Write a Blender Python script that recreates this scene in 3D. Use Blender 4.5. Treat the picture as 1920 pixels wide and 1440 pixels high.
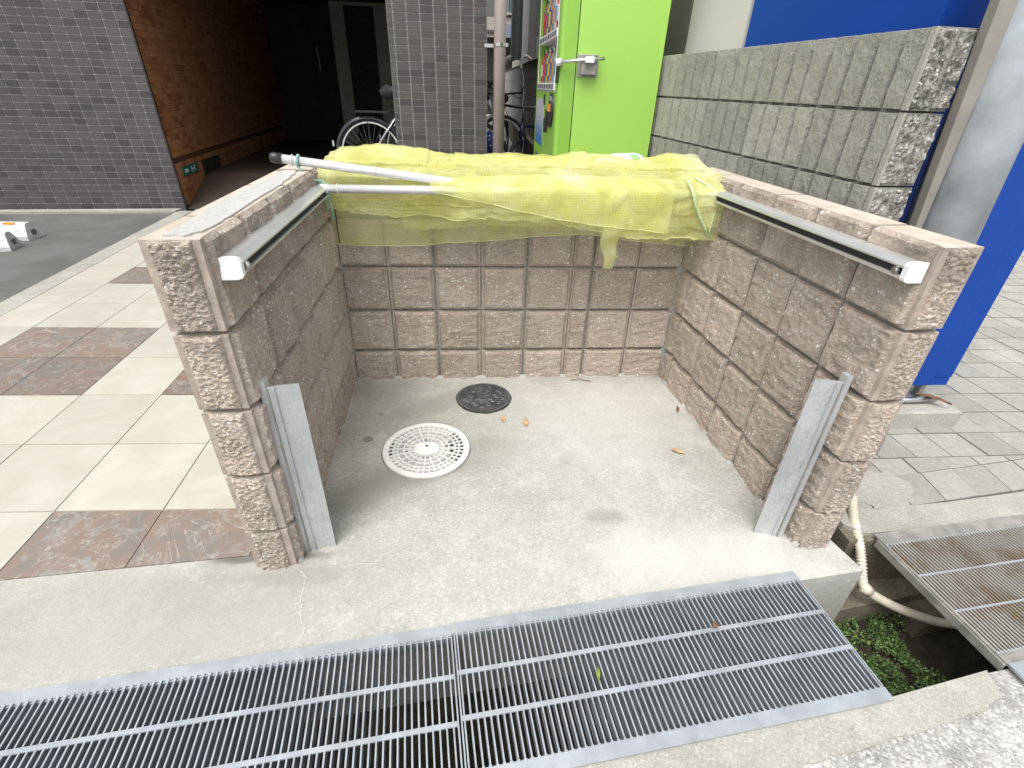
import bpy, bmesh, math, random
import numpy as np
from mathutils import Vector, Matrix, noise as mn
random.seed(7)
S = bpy.context.scene
for o in list(bpy.data.objects): bpy.data.objects.remove(o)
COL = S.collection
# ------------------------------------------------------------------ camera
CP = np.array([0.5718, -2.0793, 1.0742]); PITCH, ROLL, YAW, FPX = 0.5455, 0.0329, 0.0860, 923.16
def _axes():
    f = np.array([math.sin(YAW)*math.cos(PITCH), math.cos(YAW)*math.cos(PITCH), -math.sin(PITCH)])
    rt = np.array([math.cos(YAW), -math.sin(YAW), 0]); up = np.cross(rt, f)
    c, s = math.cos(ROLL), math.sin(ROLL)
    return c*rt+s*up, -s*rt+c*up, f
RX, UX, FX = _axes()
cam = bpy.data.cameras.new('camera'); camo = bpy.data.objects.new('camera', cam); COL.objects.link(camo)
cam.sensor_width = 36; cam.lens = FPX/1920*36; cam.clip_start = 0.02; cam.clip_end = 300
M4 = Matrix(((RX[0], UX[0], -FX[0], CP[0]), (RX[1], UX[1], -FX[1], CP[1]), (RX[2], UX[2], -FX[2], CP[2]), (0, 0, 0, 1)))
camo.matrix_world = M4
S.camera = camo
# ------------------------------------------------------------------ light
SUN_AZ, SUN_EL = math.radians(206), math.radians(64)
w = bpy.data.worlds.new("World"); S.world = w; w.use_nodes = True
nt = w.node_tree; nt.nodes.clear()
sky = nt.nodes.new('ShaderNodeTexSky'); sky.sky_type = 'NISHITA'; sky.sun_disc = False
sky.sun_elevation = SUN_EL; sky.sun_rotation = SUN_AZ; sky.dust_density = 4; sky.air_density = 1.0; sky.ozone_density = 1.5
hs = nt.nodes.new('ShaderNodeHueSaturation'); hs.inputs['Saturation'].default_value = 0.22
bg = nt.nodes.new('ShaderNodeBackground'); bg.inputs['Strength'].default_value = 0.15
wo = nt.nodes.new('ShaderNodeOutputWorld')
nt.links.new(sky.outputs[0], hs.inputs['Color']); nt.links.new(hs.outputs[0], bg.inputs[0]); nt.links.new(bg.outputs[0], wo.inputs[0])
sl = bpy.data.lights.new('sun', 'SUN'); sl.energy = 1.1; sl.angle = math.radians(32); sl.color = (1.0, 0.97, 0.90)
so = bpy.data.objects.new('sun', sl); COL.objects.link(so)
sd = Vector((math.sin(SUN_AZ)*math.cos(SUN_EL), math.cos(SUN_AZ)*math.cos(SUN_EL), math.sin(SUN_EL)))
so.rotation_euler = sd.to_track_quat('Z', 'Y').to_euler(); so.location = (0, 0, 8)
S.view_settings.view_transform = 'Standard'; S.view_settings.look = 'None'
S.view_settings.exposure = 0.75; S.view_settings.gamma = 1; S.view_settings.use_curve_mapping = False
S.render.engine = 'CYCLES'

# ------------------------------------------------------------------ helpers
def tag(o, label=None, cat=None, group=None, kind=None):
    if label: o['label'] = label
    if cat: o['category'] = cat
    if group: o['group'] = group
    if kind: o['kind'] = kind
    return o
def empty(name, loc=(0, 0, 0), rz=0, label=None, cat=None, group=None, kind=None):
    o = bpy.data.objects.new(name, None); COL.objects.link(o); o.location = loc; o.rotation_euler = (0, 0, rz)
    o.empty_display_size = .1
    return tag(o, label, cat, group, kind)
class MB:
    def __init__(s): s.v = []; s.f = []; s.m = []; s.uv = None
    def add(s, vs, fs, m=0):
        b = len(s.v); s.v += [tuple(map(float, p)) for p in vs]; s.f += [tuple(i+b for i in f) for f in fs]; s.m += [m]*len(fs); return s
    def box(s, a, b, m=0):
        x0, y0, z0 = a; x1, y1, z1 = b
        return s.add([(x0,y0,z0),(x1,y0,z0),(x1,y1,z0),(x0,y1,z0),(x0,y0,z1),(x1,y0,z1),(x1,y1,z1),(x0,y1,z1)],
                     [(0,3,2,1),(4,5,6,7),(0,1,5,4),(1,2,6,5),(2,3,7,6),(3,0,4,7)], m)
    def obox(s, O, ax, ay, az, m=0):           # box from a corner and three edge vectors
        O, ax, ay, az = map(Vector, (O, ax, ay, az))
        if ax.cross(ay).dot(az) < 0: ax, ay = ay, ax
        return s.add([O, O+ax, O+ax+ay, O+ay, O+az, O+ax+az, O+ax+ay+az, O+ay+az],
                     [(0,3,2,1),(4,5,6,7),(0,1,5,4),(1,2,6,5),(2,3,7,6),(3,0,4,7)], m)
    def bbox(s, a, b, c, m=0):                 # box with chamfered top edges
        x0, y0, z0 = a; x1, y1, z1 = b
        v = [(x0,y0,z0),(x1,y0,z0),(x1,y1,z0),(x0,y1,z0),(x0,y0,z1-c),(x1,y0,z1-c),(x1,y1,z1-c),(x0,y1,z1-c),
             (x0+c,y0+c,z1),(x1-c,y0+c,z1),(x1-c,y1-c,z1),(x0+c,y1-c,z1)]
        return s.add(v, [(0,3,2,1),(0,1,5,4),(1,2,6,5),(2,3,7,6),(3,0,4,7),(4,5,9,8),(5,6,10,9),(6,7,11,10),(7,4,8,11),(8,9,10,11)], m)
    def prism(s, pts, z0, z1, m=0):            # polygon (ccw) extruded
        n = len(pts)
        a = sum(pts[i][0]*pts[(i+1) % n][1]-pts[(i+1) % n][0]*pts[i][1] for i in range(n))
        if a < 0: pts = pts[::-1]
        v = [(p[0], p[1], z0) for p in pts]+[(p[0], p[1], z1) for p in pts]
        return s.add(v, [tuple(range(n))[::-1], tuple(range(n, 2*n))]+[(i, (i+1) % n, n+(i+1) % n, n+i) for i in range(n)], m)
    def tube(s, pts, r, n=10, m=0, cap=True, rf=None):
        pts = [Vector(p) for p in pts]; k = len(pts); vs = []; prev = None
        for i, p in enumerate(pts):
            t = (pts[min(i+1, k-1)]-pts[max(i-1, 0)])
            t = t.normalized() if t.length > 1e-9 else Vector((0, 0, 1))
            if prev is None: a = t.orthogonal().normalized()
            else:
                a = prev-t*prev.dot(t); a = a.normalized() if a.length > 1e-6 else t.orthogonal().normalized()
            prev = a; b = t.cross(a); rr = r if rf is None else rf[i]
            for j in range(n):
                th = 2*math.pi*j/n; vs.append(p+(a*math.cos(th)+b*math.sin(th))*rr)
        fs = [(i*n+j, i*n+(j+1) % n, (i+1)*n+(j+1) % n, (i+1)*n+j) for i in range(k-1) for j in range(n)]
        if cap: fs += [tuple(range(n))[::-1], tuple(range((k-1)*n, k*n))]
        return s.add(vs, fs, m)
    def ring(s, c, ax, R, r, n=40, k=8, m=0, a0=0, a1=2*math.pi):
        c = Vector(c); ax = Vector(ax).normalized(); u = ax.orthogonal().normalized()
        if abs(ax.z) < .9: u = (Vector((0, 0, 1))-ax*ax.z).normalized()
        w_ = ax.cross(u); full = abs(a1-a0-2*math.pi) < 1e-6
        N = n if full else n+1
        vs = []
        for i in range(N):
            th = a0+(a1-a0)*i/n; d = u*math.cos(th)+w_*math.sin(th)
            for j in range(k):
                ph = 2*math.pi*j/k; vs.append(c+d*(R+r*math.cos(ph))+ax*r*math.sin(ph))
        fs = []
        for i in range(n):
            i2 = (i+1) % N if full else i+1
            for j in range(k): fs.append((i*k+j, i2*k+j, i2*k+(j+1) % k, i*k+(j+1) % k))
        return s.add(vs, fs, m)
    def build(s, name, mats, parent=None, smooth=False, fixn=False, **tg):
        me = bpy.data.meshes.new(name); me.from_pydata(s.v, [], s.f)
        mats = mats if isinstance(mats, (list, tuple)) else [mats]
        for q in mats: me.materials.append(q)
        me.polygons.foreach_set('material_index', s.m)
        if smooth: me.polygons.foreach_set('use_smooth', [True]*len(s.f))
        me.update()
        if s.uv:
            ul = me.uv_layers.new(name='UVMap')
            for l in me.loops: ul.data[l.index].uv = s.uv[l.vertex_index]
        if fixn:
            b = bmesh.new(); b.from_mesh(me); bmesh.ops.recalc_face_normals(b, faces=b.faces); b.to_mesh(me); b.free()
        o = bpy.data.objects.new(name, me); COL.objects.link(o)
        if parent: o.parent = parent
        return tag(o, **tg)
def instance(o, loc=None, parent=None, rot=None):
    c = o.copy(); COL.objects.link(c)
    if loc is not None: c.location = loc
    if rot is not None: c.rotation_euler = rot
    if parent: c.parent = parent
    return c
def copy_tree(o, parent=None):
    c = o.copy(); COL.objects.link(c); c.parent = parent
    for ch in list(o.children): copy_tree(ch, c)
    return c
def at_y(px, py, Y):      # photo pixel (1920 wide) -> point on the plane y = Y
    d = (px-960)/FPX*RX-(py-720)/FPX*UX+FX
    p = CP+d*(Y-CP[1])/d[1]; return Vector(p)
def at_z(px, py, Z):
    d = (px-960)/FPX*RX-(py-720)/FPX*UX+FX
    p = CP+d*(Z-CP[2])/d[2]; return Vector(p)
def proj(p):
    d = np.array(p)-CP; z = d@FX
    return (960+FPX*(d@RX)/z, 720-FPX*(d@UX)/z, z)

# ------------------------------------------------------------------ materials
class N:
    """small node-tree builder"""
    def __init__(s, name):
        s.mat = bpy.data.materials.new(name); s.mat.use_nodes = True; s.t = s.mat.node_tree
        s.b = s.t.nodes['Principled BSDF']; s.out = s.t.nodes['Material Output']
        s.geo = s.t.nodes.new('ShaderNodeNewGeometry'); s.pos = s.geo.outputs['Position']
    def n(s, typ, **k):
        x = s.t.nodes.new(typ)
        for a, b in k.items(): setattr(x, a, b)
        return x
    def l(s, a, b): s.t.links.new(a, b)
    def setin(s, inp, v):
        if isinstance(v, bpy.types.NodeSocket): s.l(v, inp)
        elif isinstance(v, tuple) and len(v) == 3 and inp.type == 'RGBA': inp.default_value = (*v, 1)
        else: inp.default_value = v
    def stretch(s, v, vec=None):
        x = s.n('ShaderNodeVectorMath', operation='MULTIPLY'); s.l(vec or s.pos, x.inputs[0]); x.inputs[1].default_value = v; return x.outputs[0]
    def noise(s, scale, detail=4, rough=.55, vec=None, dist=0):
        x = s.n('ShaderNodeTexNoise'); s.l(vec or s.pos, x.inputs['Vector'])
        x.inputs['Scale'].default_value = scale; x.inputs['Detail'].default_value = detail
        x.inputs['Roughness'].default_value = rough; x.inputs['Distortion'].default_value = dist
        return x.outputs['Fac']
    def vor(s, scale, feature='F1', vec=None, rnd=1.0):
        x = s.n('ShaderNodeTexVoronoi', feature=feature); s.l(vec or s.pos, x.inputs['Vector']); x.inputs['Scale'].default_value = scale
        x.inputs['Randomness'].default_value = rnd
        return x
    def ramp(s, fac, a, b, lo=0., hi=1.):
        x = s.n('ShaderNodeMapRange', interpolation_type='SMOOTHSTEP'); s.setin(x.inputs[0], fac)
        x.inputs[1].default_value = a; x.inputs[2].default_value = b; x.inputs[3].default_value = lo; x.inputs[4].default_value = hi
        return x.outputs[0]
    def math(s, op, a, b=0., c=0.):
        x = s.n('ShaderNodeMath', operation=op); s.setin(x.inputs[0], a); s.setin(x.inputs[1], b)
        s.setin(x.inputs[2], c); return x.outputs[0]
    def mix(s, fac, a, b, blend='MIX'):
        x = s.n('ShaderNodeMix', data_type='RGBA', blend_type=blend); s.setin(x.inputs[0], fac); s.setin(x.inputs[6], a); s.setin(x.inputs[7], b)
        return x.outputs[2]
    def rnd(s):
        oi = s.n('ShaderNodeObjectInfo')
        return s.math('FRACT', s.math('ADD', oi.outputs['Random'], s.geo.outputs['Random Per Island']))
    def blob(s, cx, cy, rx, ry, ang=0., edge=.35, nz=None):
        x = s.n('ShaderNodeMapping', vector_type='TEXTURE'); s.l(s.pos, x.inputs[0]); x.inputs[1].default_value = (cx, cy, 0)
        x.inputs[2].default_value = (0, 0, ang); x.inputs[3].default_value = (rx, ry, 1e3)
        y = s.n('ShaderNodeVectorMath', operation='LENGTH'); s.l(x.outputs[0], y.inputs[0])
        d = y.outputs['Value']
        if nz is not None: d = s.math('ADD', d, s.math('MULTIPLY', s.math('SUBTRACT', nz, .5), 1.6))
        return s.ramp(d, 1-edge, 1+edge, 1., 0.)
    def bump(s, h, strength=.5, dist=.002, prev=None):
        x = s.n('ShaderNodeBump'); s.setin(x.inputs['Height'], h); x.inputs['Strength'].default_value = strength; x.inputs['Distance'].default_value = dist
        if prev: s.l(prev, x.inputs['Normal'])
        s.l(x.outputs[0], s.b.inputs['Normal']); return x.outputs[0]
    def done(s, col, rough=.8, metal=0., spec=None):
        s.setin(s.b.inputs['Base Color'], col); s.setin(s.b.inputs['Roughness'], rough); s.setin(s.b.inputs['Metallic'], metal)
        if spec is not None: s.b.inputs['Specular IOR Level'].default_value = spec
        return s.mat

def plain(name, col, rough=.6, metal=0., var=.12, scale=30, bump=0., bd=.001, spec=None, grime=None):
    n = N(name); f = n.noise(scale, 4)
    c = n.mix(n.ramp(f, .3, .7), tuple(x*(1-var) for x in col), tuple(min(1, x*(1+var)) for x in col))
    if grime: c = n.mix(n.ramp(n.noise(scale*.15, 5, .65), .5, .75, 0, grime[1]), c, grime[0])
    r = n.ramp(n.noise(scale*.6, 3), .2, .8, rough*.8, min(1, rough*1.2))
    if bump: n.bump(n.noise(scale*6, 4), bump, bd)
    return n.done(c, r, metal, spec)

def m_split(name, base, dark, light, chip, red=1.0, anis=(1, 1, 1), chipamt=.5, soot=.55, bd=.012):
    n = N(name); P = n.stretch(anis)
    a = n.noise(9, 6, .65); b = n.noise(90, 5, .7, P); g = n.noise(260, 3, .6)
    c = n.mix(n.ramp(a, .3, .72), dark, base)
    c = n.mix(n.ramp(b, .38, .68), c, light)
    c = n.mix(n.ramp(g, .55, .78, 0, .55), c, tuple(x*.45 for x in dark))
    v = n.vor(88); vr = n.n('ShaderNodeSeparateColor'); n.l(v.outputs['Color'], vr.inputs[0])
    size = n.math('MULTIPLY', n.ramp(vr.outputs[0], 1-chipamt*.8, 1., 0, 1), .42)
    m = n.ramp(n.math('SUBTRACT', size, n.math('ADD', v.outputs['Distance'], n.math('MULTIPLY', n.math('SUBTRACT', g, .5), .25))), 0, .05)
    c = n.mix(m, c, n.mix(vr.outputs[1], chip, tuple(x*.7 for x in chip)))
    v2 = n.vor(210); v2r = n.n('ShaderNodeSeparateColor'); n.l(v2.outputs['Color'], v2r.inputs[0])
    m2 = n.math('MULTIPLY', n.math('GREATER_THAN', v2r.outputs[0], .86), n.ramp(v2.outputs['Distance'], .1, .4, 1, 0))
    c = n.mix(n.math('MULTIPLY', m2, .7), c, n.mix(v2r.outputs[1], chip, light))
    # damp and soot marks along the upper blocks
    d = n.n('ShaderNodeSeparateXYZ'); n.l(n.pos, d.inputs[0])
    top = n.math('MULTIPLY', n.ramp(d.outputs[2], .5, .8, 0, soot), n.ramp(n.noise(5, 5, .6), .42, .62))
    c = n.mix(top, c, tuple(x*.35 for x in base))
    oi = n.n('ShaderNodeObjectInfo'); br = n.ramp(oi.outputs['Random'], 0, 1, .9, 1.1)
    c = n.mix(1., c, n.n_comb(br) if hasattr(n, 'n_comb') else c, 'MIX') if False else c
    hsv = n.n('ShaderNodeHueSaturation'); n.l(c, hsv.inputs['Color']); n.l(br, hsv.inputs['Value'])
    h = n.math('ADD', n.math('MULTIPLY', n.noise(60, 6, .7, P), 1.), n.math('MULTIPLY', n.noise(200, 3, .6, P), .35))
    n.bump(n.math('ADD', h, n.math('MULTIPLY', m, .25)), 1., bd)
    return n.done(hsv.outputs[0], .92, spec=.2)

MAT = {}
MAT['split'] = m_split('split_face_block', (.53, .445, .375), (.36, .295, .24), (.62, .54, .465), (.92, .90, .86), anis=(1, 1, 1.8), chipamt=.66)
MAT['split_end'] = m_split('split_face_block_end', (.50, .42, .355), (.25, .205, .165), (.66, .58, .50), (.82, .79, .74), anis=(1, 1, 1.7), chipamt=.8, bd=.010)
n = N('smooth_block'); c = n.mix(n.ramp(n.noise(25, 5, .6), .3, .7), (.36, .305, .26), (.50, .43, .37))
c = n.mix(n.ramp(n.noise(300, 2), .6, .75, 0, .35), c, (.2, .15, .12)); c = n.mix(n.ramp(n.noise(12, 6, .7), .48, .68, 0, .45), c, (.29, .25, .215)); n.bump(n.noise(110, 6, .75), .8, .005); MAT['smooth'] = n.done(c, .9, spec=.2)
n = N('groove_block'); c = n.mix(n.ramp(n.noise(25, 5, .6), .3, .7), (.44, .37, .31), (.56, .485, .415)); n.bump(n.noise(250, 3), .35, .002); MAT['groove'] = n.done(c, .9, spec=.2)
n = N('block_top'); c = n.mix(n.ramp(n.noise(12, 6, .6), .3, .7), (.46, .40, .335), (.58, .515, .435))
c = n.mix(n.ramp(n.noise(6, 4, .6), .55, .75, 0, .6), c, (.42, .40, .37)); c = n.mix(n.ramp(n.noise(350, 2), .6, .75, 0, .4), c, (.3, .24, .2))
n.bump(n.noise(200, 4), .4, .002); MAT['top'] = n.done(c, .9, spec=.2)
MAT['mortar'] = plain('mortar', (.27, .262, .245), .95, var=.3, scale=60, bump=.6, bd=.003)
MAT['cement'] = plain('cement_patch', (.60, .59, .56), .9, var=.12, scale=120, bump=.9, bd=.004)

def m_concrete(name, base, dark, light, stains=(), grain=1., cracks=False, warm=None):
    n = N(name)
    big = n.noise(2.2, 5, .6); mid = n.noise(11, 6, .65); fine = n.noise(420, 3, .75)
    c = n.mix(n.ramp(big, .3, .7), dark, base); c = n.mix(n.ramp(mid, .45, .75, 0, .75), c, light)
    c = n.mix(n.ramp(n.noise(16, 5, .7, dist=.6), .58, .72, 0, .35), c, tuple(x*.62 for x in dark))
    c = n.mix(n.ramp(fine, .54, .70, 0, .42*grain), c, tuple(x*.5 for x in dark))
    g2 = n.noise(130, 4, .75); c = n.mix(n.ramp(g2, .52, .68, 0, .55*grain), c, tuple(min(.8, x*1.3) for x in light)); c = n.mix(n.ramp(g2, .48, .34, 0, .45*grain), c, tuple(x*.7 for x in dark))
    v = n.vor(300); vr = n.n('ShaderNodeSeparateColor'); n.l(v.outputs['Color'], vr.inputs[0])
    c = n.mix(n.math('MULTIPLY', n.math('MULTIPLY', n.math('GREATER_THAN', vr.outputs[0], .90), n.ramp(v.outputs['Distance'], .1, .45, 1, 0)), .5*grain), c, tuple(min(.9, x*1.5) for x in light))
    nz = n.noise(7, 4, .6)
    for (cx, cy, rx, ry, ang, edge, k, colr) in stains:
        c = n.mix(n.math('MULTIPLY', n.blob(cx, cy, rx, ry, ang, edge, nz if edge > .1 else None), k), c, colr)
    n.bump(n.math('ADD', n.noise(150, 4, .7), n.math('MULTIPLY', nz, .4)), .5, .003)
    return n.done(c, .88, spec=.3)
WET = (.24, .235, .20)
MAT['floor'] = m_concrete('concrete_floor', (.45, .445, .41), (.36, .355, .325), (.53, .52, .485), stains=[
    (.20, -.78, .19, .075, .5, .5, .6, WET), (.33, -.68, .20, .08, .35, .5, .5, WET), (.60, -.56, .16, .10, .3, .6, .40, WET),
    (.42, -.22, .24, .07, .45, .5, .50, WET), (.12, -.13, .16, .09, 0, .6, .35, WET), (.3, -.3, .4, .25, 0, .6, .25, WET),
    (.141, -.481, .021, .019, 0, .08, .75, (.17, .17, .165)), (.166, -.307, .010, .009, 0, .08, .7, (.17, .17, .165)),
    (1.0, -.93, .07, .035, .1, .5, .5, WET), (1.15, -.50, .05, .02, .3, .5, .4, WET), (.92, -.62, .06, .02, 1., .5, .4, WET),
    (-.45, -1.22, .62, .16, .1, .5, .6, (.33, .325, .285)), (-.2, -1.3, .4, .06, .1, .5, .4, (.40, .39, .35)), (1.3, -1.1, .35, .12, 0, .6, .5, (.60, .59, .555)), (.05, -1.12, .15, .03, 0, .5, .4, WET),
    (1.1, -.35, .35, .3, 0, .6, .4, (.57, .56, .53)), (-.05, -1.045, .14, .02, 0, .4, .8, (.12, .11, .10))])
MAT['kerb'] = m_concrete('kerb_concrete', (.40, .39, .35), (.32, .31, .275), (.49, .475, .43))
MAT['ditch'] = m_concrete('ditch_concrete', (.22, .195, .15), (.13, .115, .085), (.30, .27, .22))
n = N('exposed_aggregate'); v = n.vor(150); c = n.mix(n.ramp(n.noise(6, 6, .7), .35, .65), (.27, .265, .255), (.50, .49, .465))
c = n.mix(n.ramp(n.noise(70, 4, .7), .52, .68, 0, .75), c, (.22, .21, .21)); vr = n.n('ShaderNodeSeparateColor'); n.l(v.outputs['Color'], vr.inputs[0])
c = n.mix(n.ramp(vr.outputs[0], .6, 1, 0, .6), c, (.68, .665, .64)); n.bump(n.math('ADD', n.noise(80, 5, .7), n.ramp(v.outputs['Distance'], 0, .6, 1, 0)), .6, .004)
MAT['aggregate'] = n.done(c, .9, spec=.2)
n = N('asphalt'); c = n.mix(n.ramp(n.noise(3, 5), .3, .7), (.115, .115, .11), (.16, .16, .155)); c = n.mix(n.ramp(n.noise(350, 3, .7), .55, .75, 0, .5), c, (.26, .26, .26))
n.bump(n.noise(220, 4), .7, .004); MAT['asphalt'] = n.done(c, .9, spec=.2)
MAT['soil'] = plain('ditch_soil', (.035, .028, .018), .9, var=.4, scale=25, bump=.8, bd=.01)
MAT['ground'] = plain('ground', (.22, .22, .21), .9, scale=2)
# tiles
n = N('cream_tile'); r = n.rnd(); c = n.mix(n.ramp(n.noise(5, 6, .62, dist=.8), .35, .7), (.465, .445, .38), (.53, .51, .45)); c = n.mix(n.ramp(n.noise(22, 5, .7, dist=1.5), .56, .7, 0, .3), c, (.54, .475, .37))
hsv = n.n('ShaderNodeHueSaturation'); n.l(c, hsv.inputs['Color']); n.l(n.ramp(r, 0, 1, .95, 1.04), hsv.inputs['Value']); n.bump(n.noise(30, 5, .6), .15, .002); MAT['cream'] = n.done(hsv.outputs[0], .38)
n = N('slate_tile'); r = n.rnd(); f = n.noise(6, 6, .65, dist=1.2); c = n.mix(n.ramp(f, .35, .6), (.19, .18, .165), (.235, .18, .15)); c = n.mix(n.ramp(n.noise(9, 5, .7, dist=2), .5, .68, 0, .8), c, (.29, .285, .265))
v = n.noise(4.5, 3, .6, dist=2.5); vein = n.ramp(n.math('ABSOLUTE', n.math('SUBTRACT', v, .5)), 0, .018, .55, 0); c = n.mix(vein, c, (.44, .41, .36)); c = n.mix(n.ramp(n.noise(45, 4), .6, .8, 0, .4), c, (.12, .08, .07))
hsv = n.n('ShaderNodeHueSaturation'); n.l(c, hsv.inputs['Color']); n.l(n.ramp(r, 0, 1, .9, 1.1), hsv.inputs['Value']); n.bump(f, .4, .006); MAT['slate'] = n.done(hsv.outputs[0], .4)
MAT['grout'] = plain('tile_grout', (.30, .27, .22), .9, scale=60)
n = N('grey_paver'); r = n.rnd(); c = n.mix(n.ramp(n.noise(40, 5, .7), .3, .7), (.31, .30, .27), (.375, .365, .335)); c = n.mix(n.ramp(n.noise(300, 2), .58, .7, 0, .3), c, (.18, .17, .16))
c = n.mix(n.ramp(n.noise(2.3, 5, .6), .55, .72, 0, .35), c, (.52, .51, .48))
hsv = n.n('ShaderNodeHueSaturation'); n.l(c, hsv.inputs['Color']); n.l(n.ramp(r, 0, 1, .9, 1.08), hsv.inputs['Value']); n.bump(n.noise(200, 3), .4, .002); MAT['paver'] = n.done(hsv.outputs[0], .85, spec=.25)
MAT['joint'] = plain('paver_joint', (.15, .13, .10), .95, var=.3, scale=80)
def m_mosaic(name, a, b, d, rough):
    n = N(name); r = n.rnd(); c = n.mix(n.ramp(r, .1, .9), a, b); c = n.mix(n.math('GREATER_THAN', n.math('FRACT', n.math('MULTIPLY', r, 7.31)), .84), c, d)
    c = n.mix(n.ramp(n.noise(400, 2, .6, n.stretch((.15, .15, 1))), .4, .7, 0, .3), c, tuple(x*.75 for x in a)); n.bump(n.noise(120, 3), .15, .001)
    return n.done(c, rough)
MAT['mosaic'] = m_mosaic('grey_mosaic', (.072, .064, .064), (.090, .081, .079), (.056, .049, .050), .65)
MAT['mosaic_o'] = m_mosaic('orange_mosaic', (.36, .16, .075), (.46, .22, .11), (.28, .115, .055), .45)
MAT['mgrout'] = plain('mosaic_grout', (.36, .355, .345), .9, scale=50)
MAT['mgrout_o'] = plain('dark_grout', (.10, .045, .022), .9, scale=50)
# metals / plastics
def m_steel(name, col, rough, metal=.75, sp=.25, scale=12, bump=.2):
    n = N(name); v = n.vor(scale*2.2); vr = n.n('ShaderNodeSeparateColor'); n.l(v.outputs['Color'], vr.inputs[0])
    f = n.noise(scale, 6, .65)
    c = n.mix(n.ramp(f, .3, .7), tuple(x*(1-sp) for x in col), tuple(min(1, x*(1+sp*.6)) for x in col))
    c = n.mix(n.math('MULTIPLY', vr.outputs[0], sp*.35), c, tuple(min(1, x*1.25) for x in col))
    n.bump(n.noise(scale*10, 3), bump, .001)
    return n.done(c, n.ramp(f, .2, .8, rough*.8, rough*1.25), metal)
MAT['galv'] = m_steel('galvanised_steel', (.40, .43, .455), .5, .4, .14, 14)
MAT['galv_pole'] = m_steel('galvanised_pole', (.46, .50, .53), .5, .45, .3, 4)
MAT['web'] = m_steel('shaded_zinc_web', (.27, .29, .32), .7, .3, .2, 20)  # darker than the bar tops: shade between the bars put into the colour
MAT['old_galv'] = m_steel('weathered_steel', (.34, .33, .30), .6, .4, .3, 20)
n = N('rusty_bar'); c = n.mix(n.ramp(n.noise(9, 5, .7), .45, .68), (.36, .34, .30), (.24, .18, .12)); MAT['rusty'] = n.done(c, .65, .25)
MAT['alu'] = plain('aluminium_rail', (.74, .75, .74), .38, .7, var=.03, scale=6)
MAT['pole_white'] = plain('silver_pole', (.78, .79, .80), .3, .35, var=.01, scale=3)
n = N('scuffed_aluminium'); f = n.noise(8, 5, .6); c = n.mix(n.ramp(f, .3, .7), (.50, .52, .53), (.62, .64, .65))
sc = n.noise(5, 3, .6, n.stretch((14, 14, 1.2)), 3.0); ln = n.ramp(n.math('ABSOLUTE', n.math('SUBTRACT', sc, .5)), 0, .016, .7, 0)
sc2 = n.noise(14, 3, .6, n.stretch((1, 1, 1)), 4.0); ln2 = n.ramp(n.math('ABSOLUTE', n.math('SUBTRACT', sc2, .5)), 0, .014, .55, 0)
c = n.mix(ln, c, (.25, .25, .26)); c = n.mix(ln2, c, (.30, .30, .31)); c = n.mix(n.ramp(n.noise(3, 4), .5, .75, 0, .25), c, (.38, .38, .37)); n.bump(sc, .05, .001)
MAT['plate'] = n.done(c, .45, .5)
MAT['white_pl'] = plain('white_plastic', (.80, .81, .82), .35, var=.03, scale=30)
MAT['cover_w'] = plain('white_cover_plastic', (.74, .73, .71), .5, var=.06, scale=15, grime=((.45, .36, .24), .5))
MAT['cover_base'] = plain('cover_recess', (.36, .355, .35), .7, var=.2, scale=20)
MAT['black_pl'] = plain('black_plastic', (.025, .026, .03), .35, var=.2)
MAT['iron'] = plain('cast_iron', (.075, .077, .08), .5, .35, var=.35, scale=18, bump=.6, bd=.002)
MAT['iron_l'] = plain('cast_iron_raised', (.15, .155, .155), .42, .4, var=.3, scale=30, bump=.4)
MAT['rubber'] = plain('rubber', (.018, .018, .02), .8, var=.2)
MAT['chrome'] = plain('chrome', (.7, .7, .7), .18, .95, var=.05)
MAT['dark_gap'] = plain('dark_recess', (.02, .02, .02), .9)
MAT['hose'] = plain('hose_plastic', (.62, .57, .47), .5, var=.1, scale=20, grime=((.35, .28, .18), .4))
MAT['green'] = plain('green_paint', (.38, .66, .12), .33, var=.03, scale=3)
MAT['green_d'] = plain('green_panel', (.27, .52, .075), .3, var=.03, scale=3)
MAT['blue'] = plain('blue_paint', (.004, .055, .33), .5, var=.06, scale=3, spec=.3)
MAT['white_paint'] = plain('pale_grey_paint', (.62, .59, .57), .4, var=.03, scale=3)
MAT['dgrey'] = plain('dark_grey_paint', (.13, .125, .12), .45, var=.05, scale=3)
MAT['beige_metal'] = plain('beige_grey_metal', (.30, .285, .255), .5, .2, var=.1, scale=10)
MAT['pipe'] = plain('taupe_pipe', (.30, .25, .225), .5, var=.05, scale=8)
MAT['blockgrey'] = m_split('grey_ribbed_block', (.42, .415, .365), (.33, .325, .285), (.49, .485, .435), (.60, .59, .55), chipamt=.14, soot=.0)
MAT['blockend'] = m_split('grey_block_end', (.34, .33, .295), (.09, .085, .07), (.55, .54, .50), (.86, .85, .81), chipamt=1.1, soot=0)
MAT['wallgrey'] = plain('grey_wall', (.52, .515, .50), .9, var=.15, scale=6, grime=((.3, .3, .28), .5))
MAT['moss'] = plain('moss_leaf', (.06, .115, .025), .7, var=.5, scale=60)
MAT['moss2'] = plain('moss_leaf_light', (.15, .22, .07), .7, var=.4, scale=60)
MAT['leaf'] = plain('dry_leaf', (.50, .33, .19), .7, var=.3, scale=60)
MAT['leaf_d'] = plain('brown_leaf', (.16, .085, .05), .7, var=.3, scale=60)
MAT['leaf_g'] = plain('green_leaf', (.20, .26, .04), .6, var=.3, scale=60)
MAT['bag'] = plain('white_bag', (.82, .83, .82), .4, var=.03)
MAT['bag_g'] = plain('green_print', (.12, .55, .25), .4, var=.03)
MAT['net_edge'] = plain('net_hem', (.66, .66, .32), .8, var=.15, scale=60)
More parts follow.
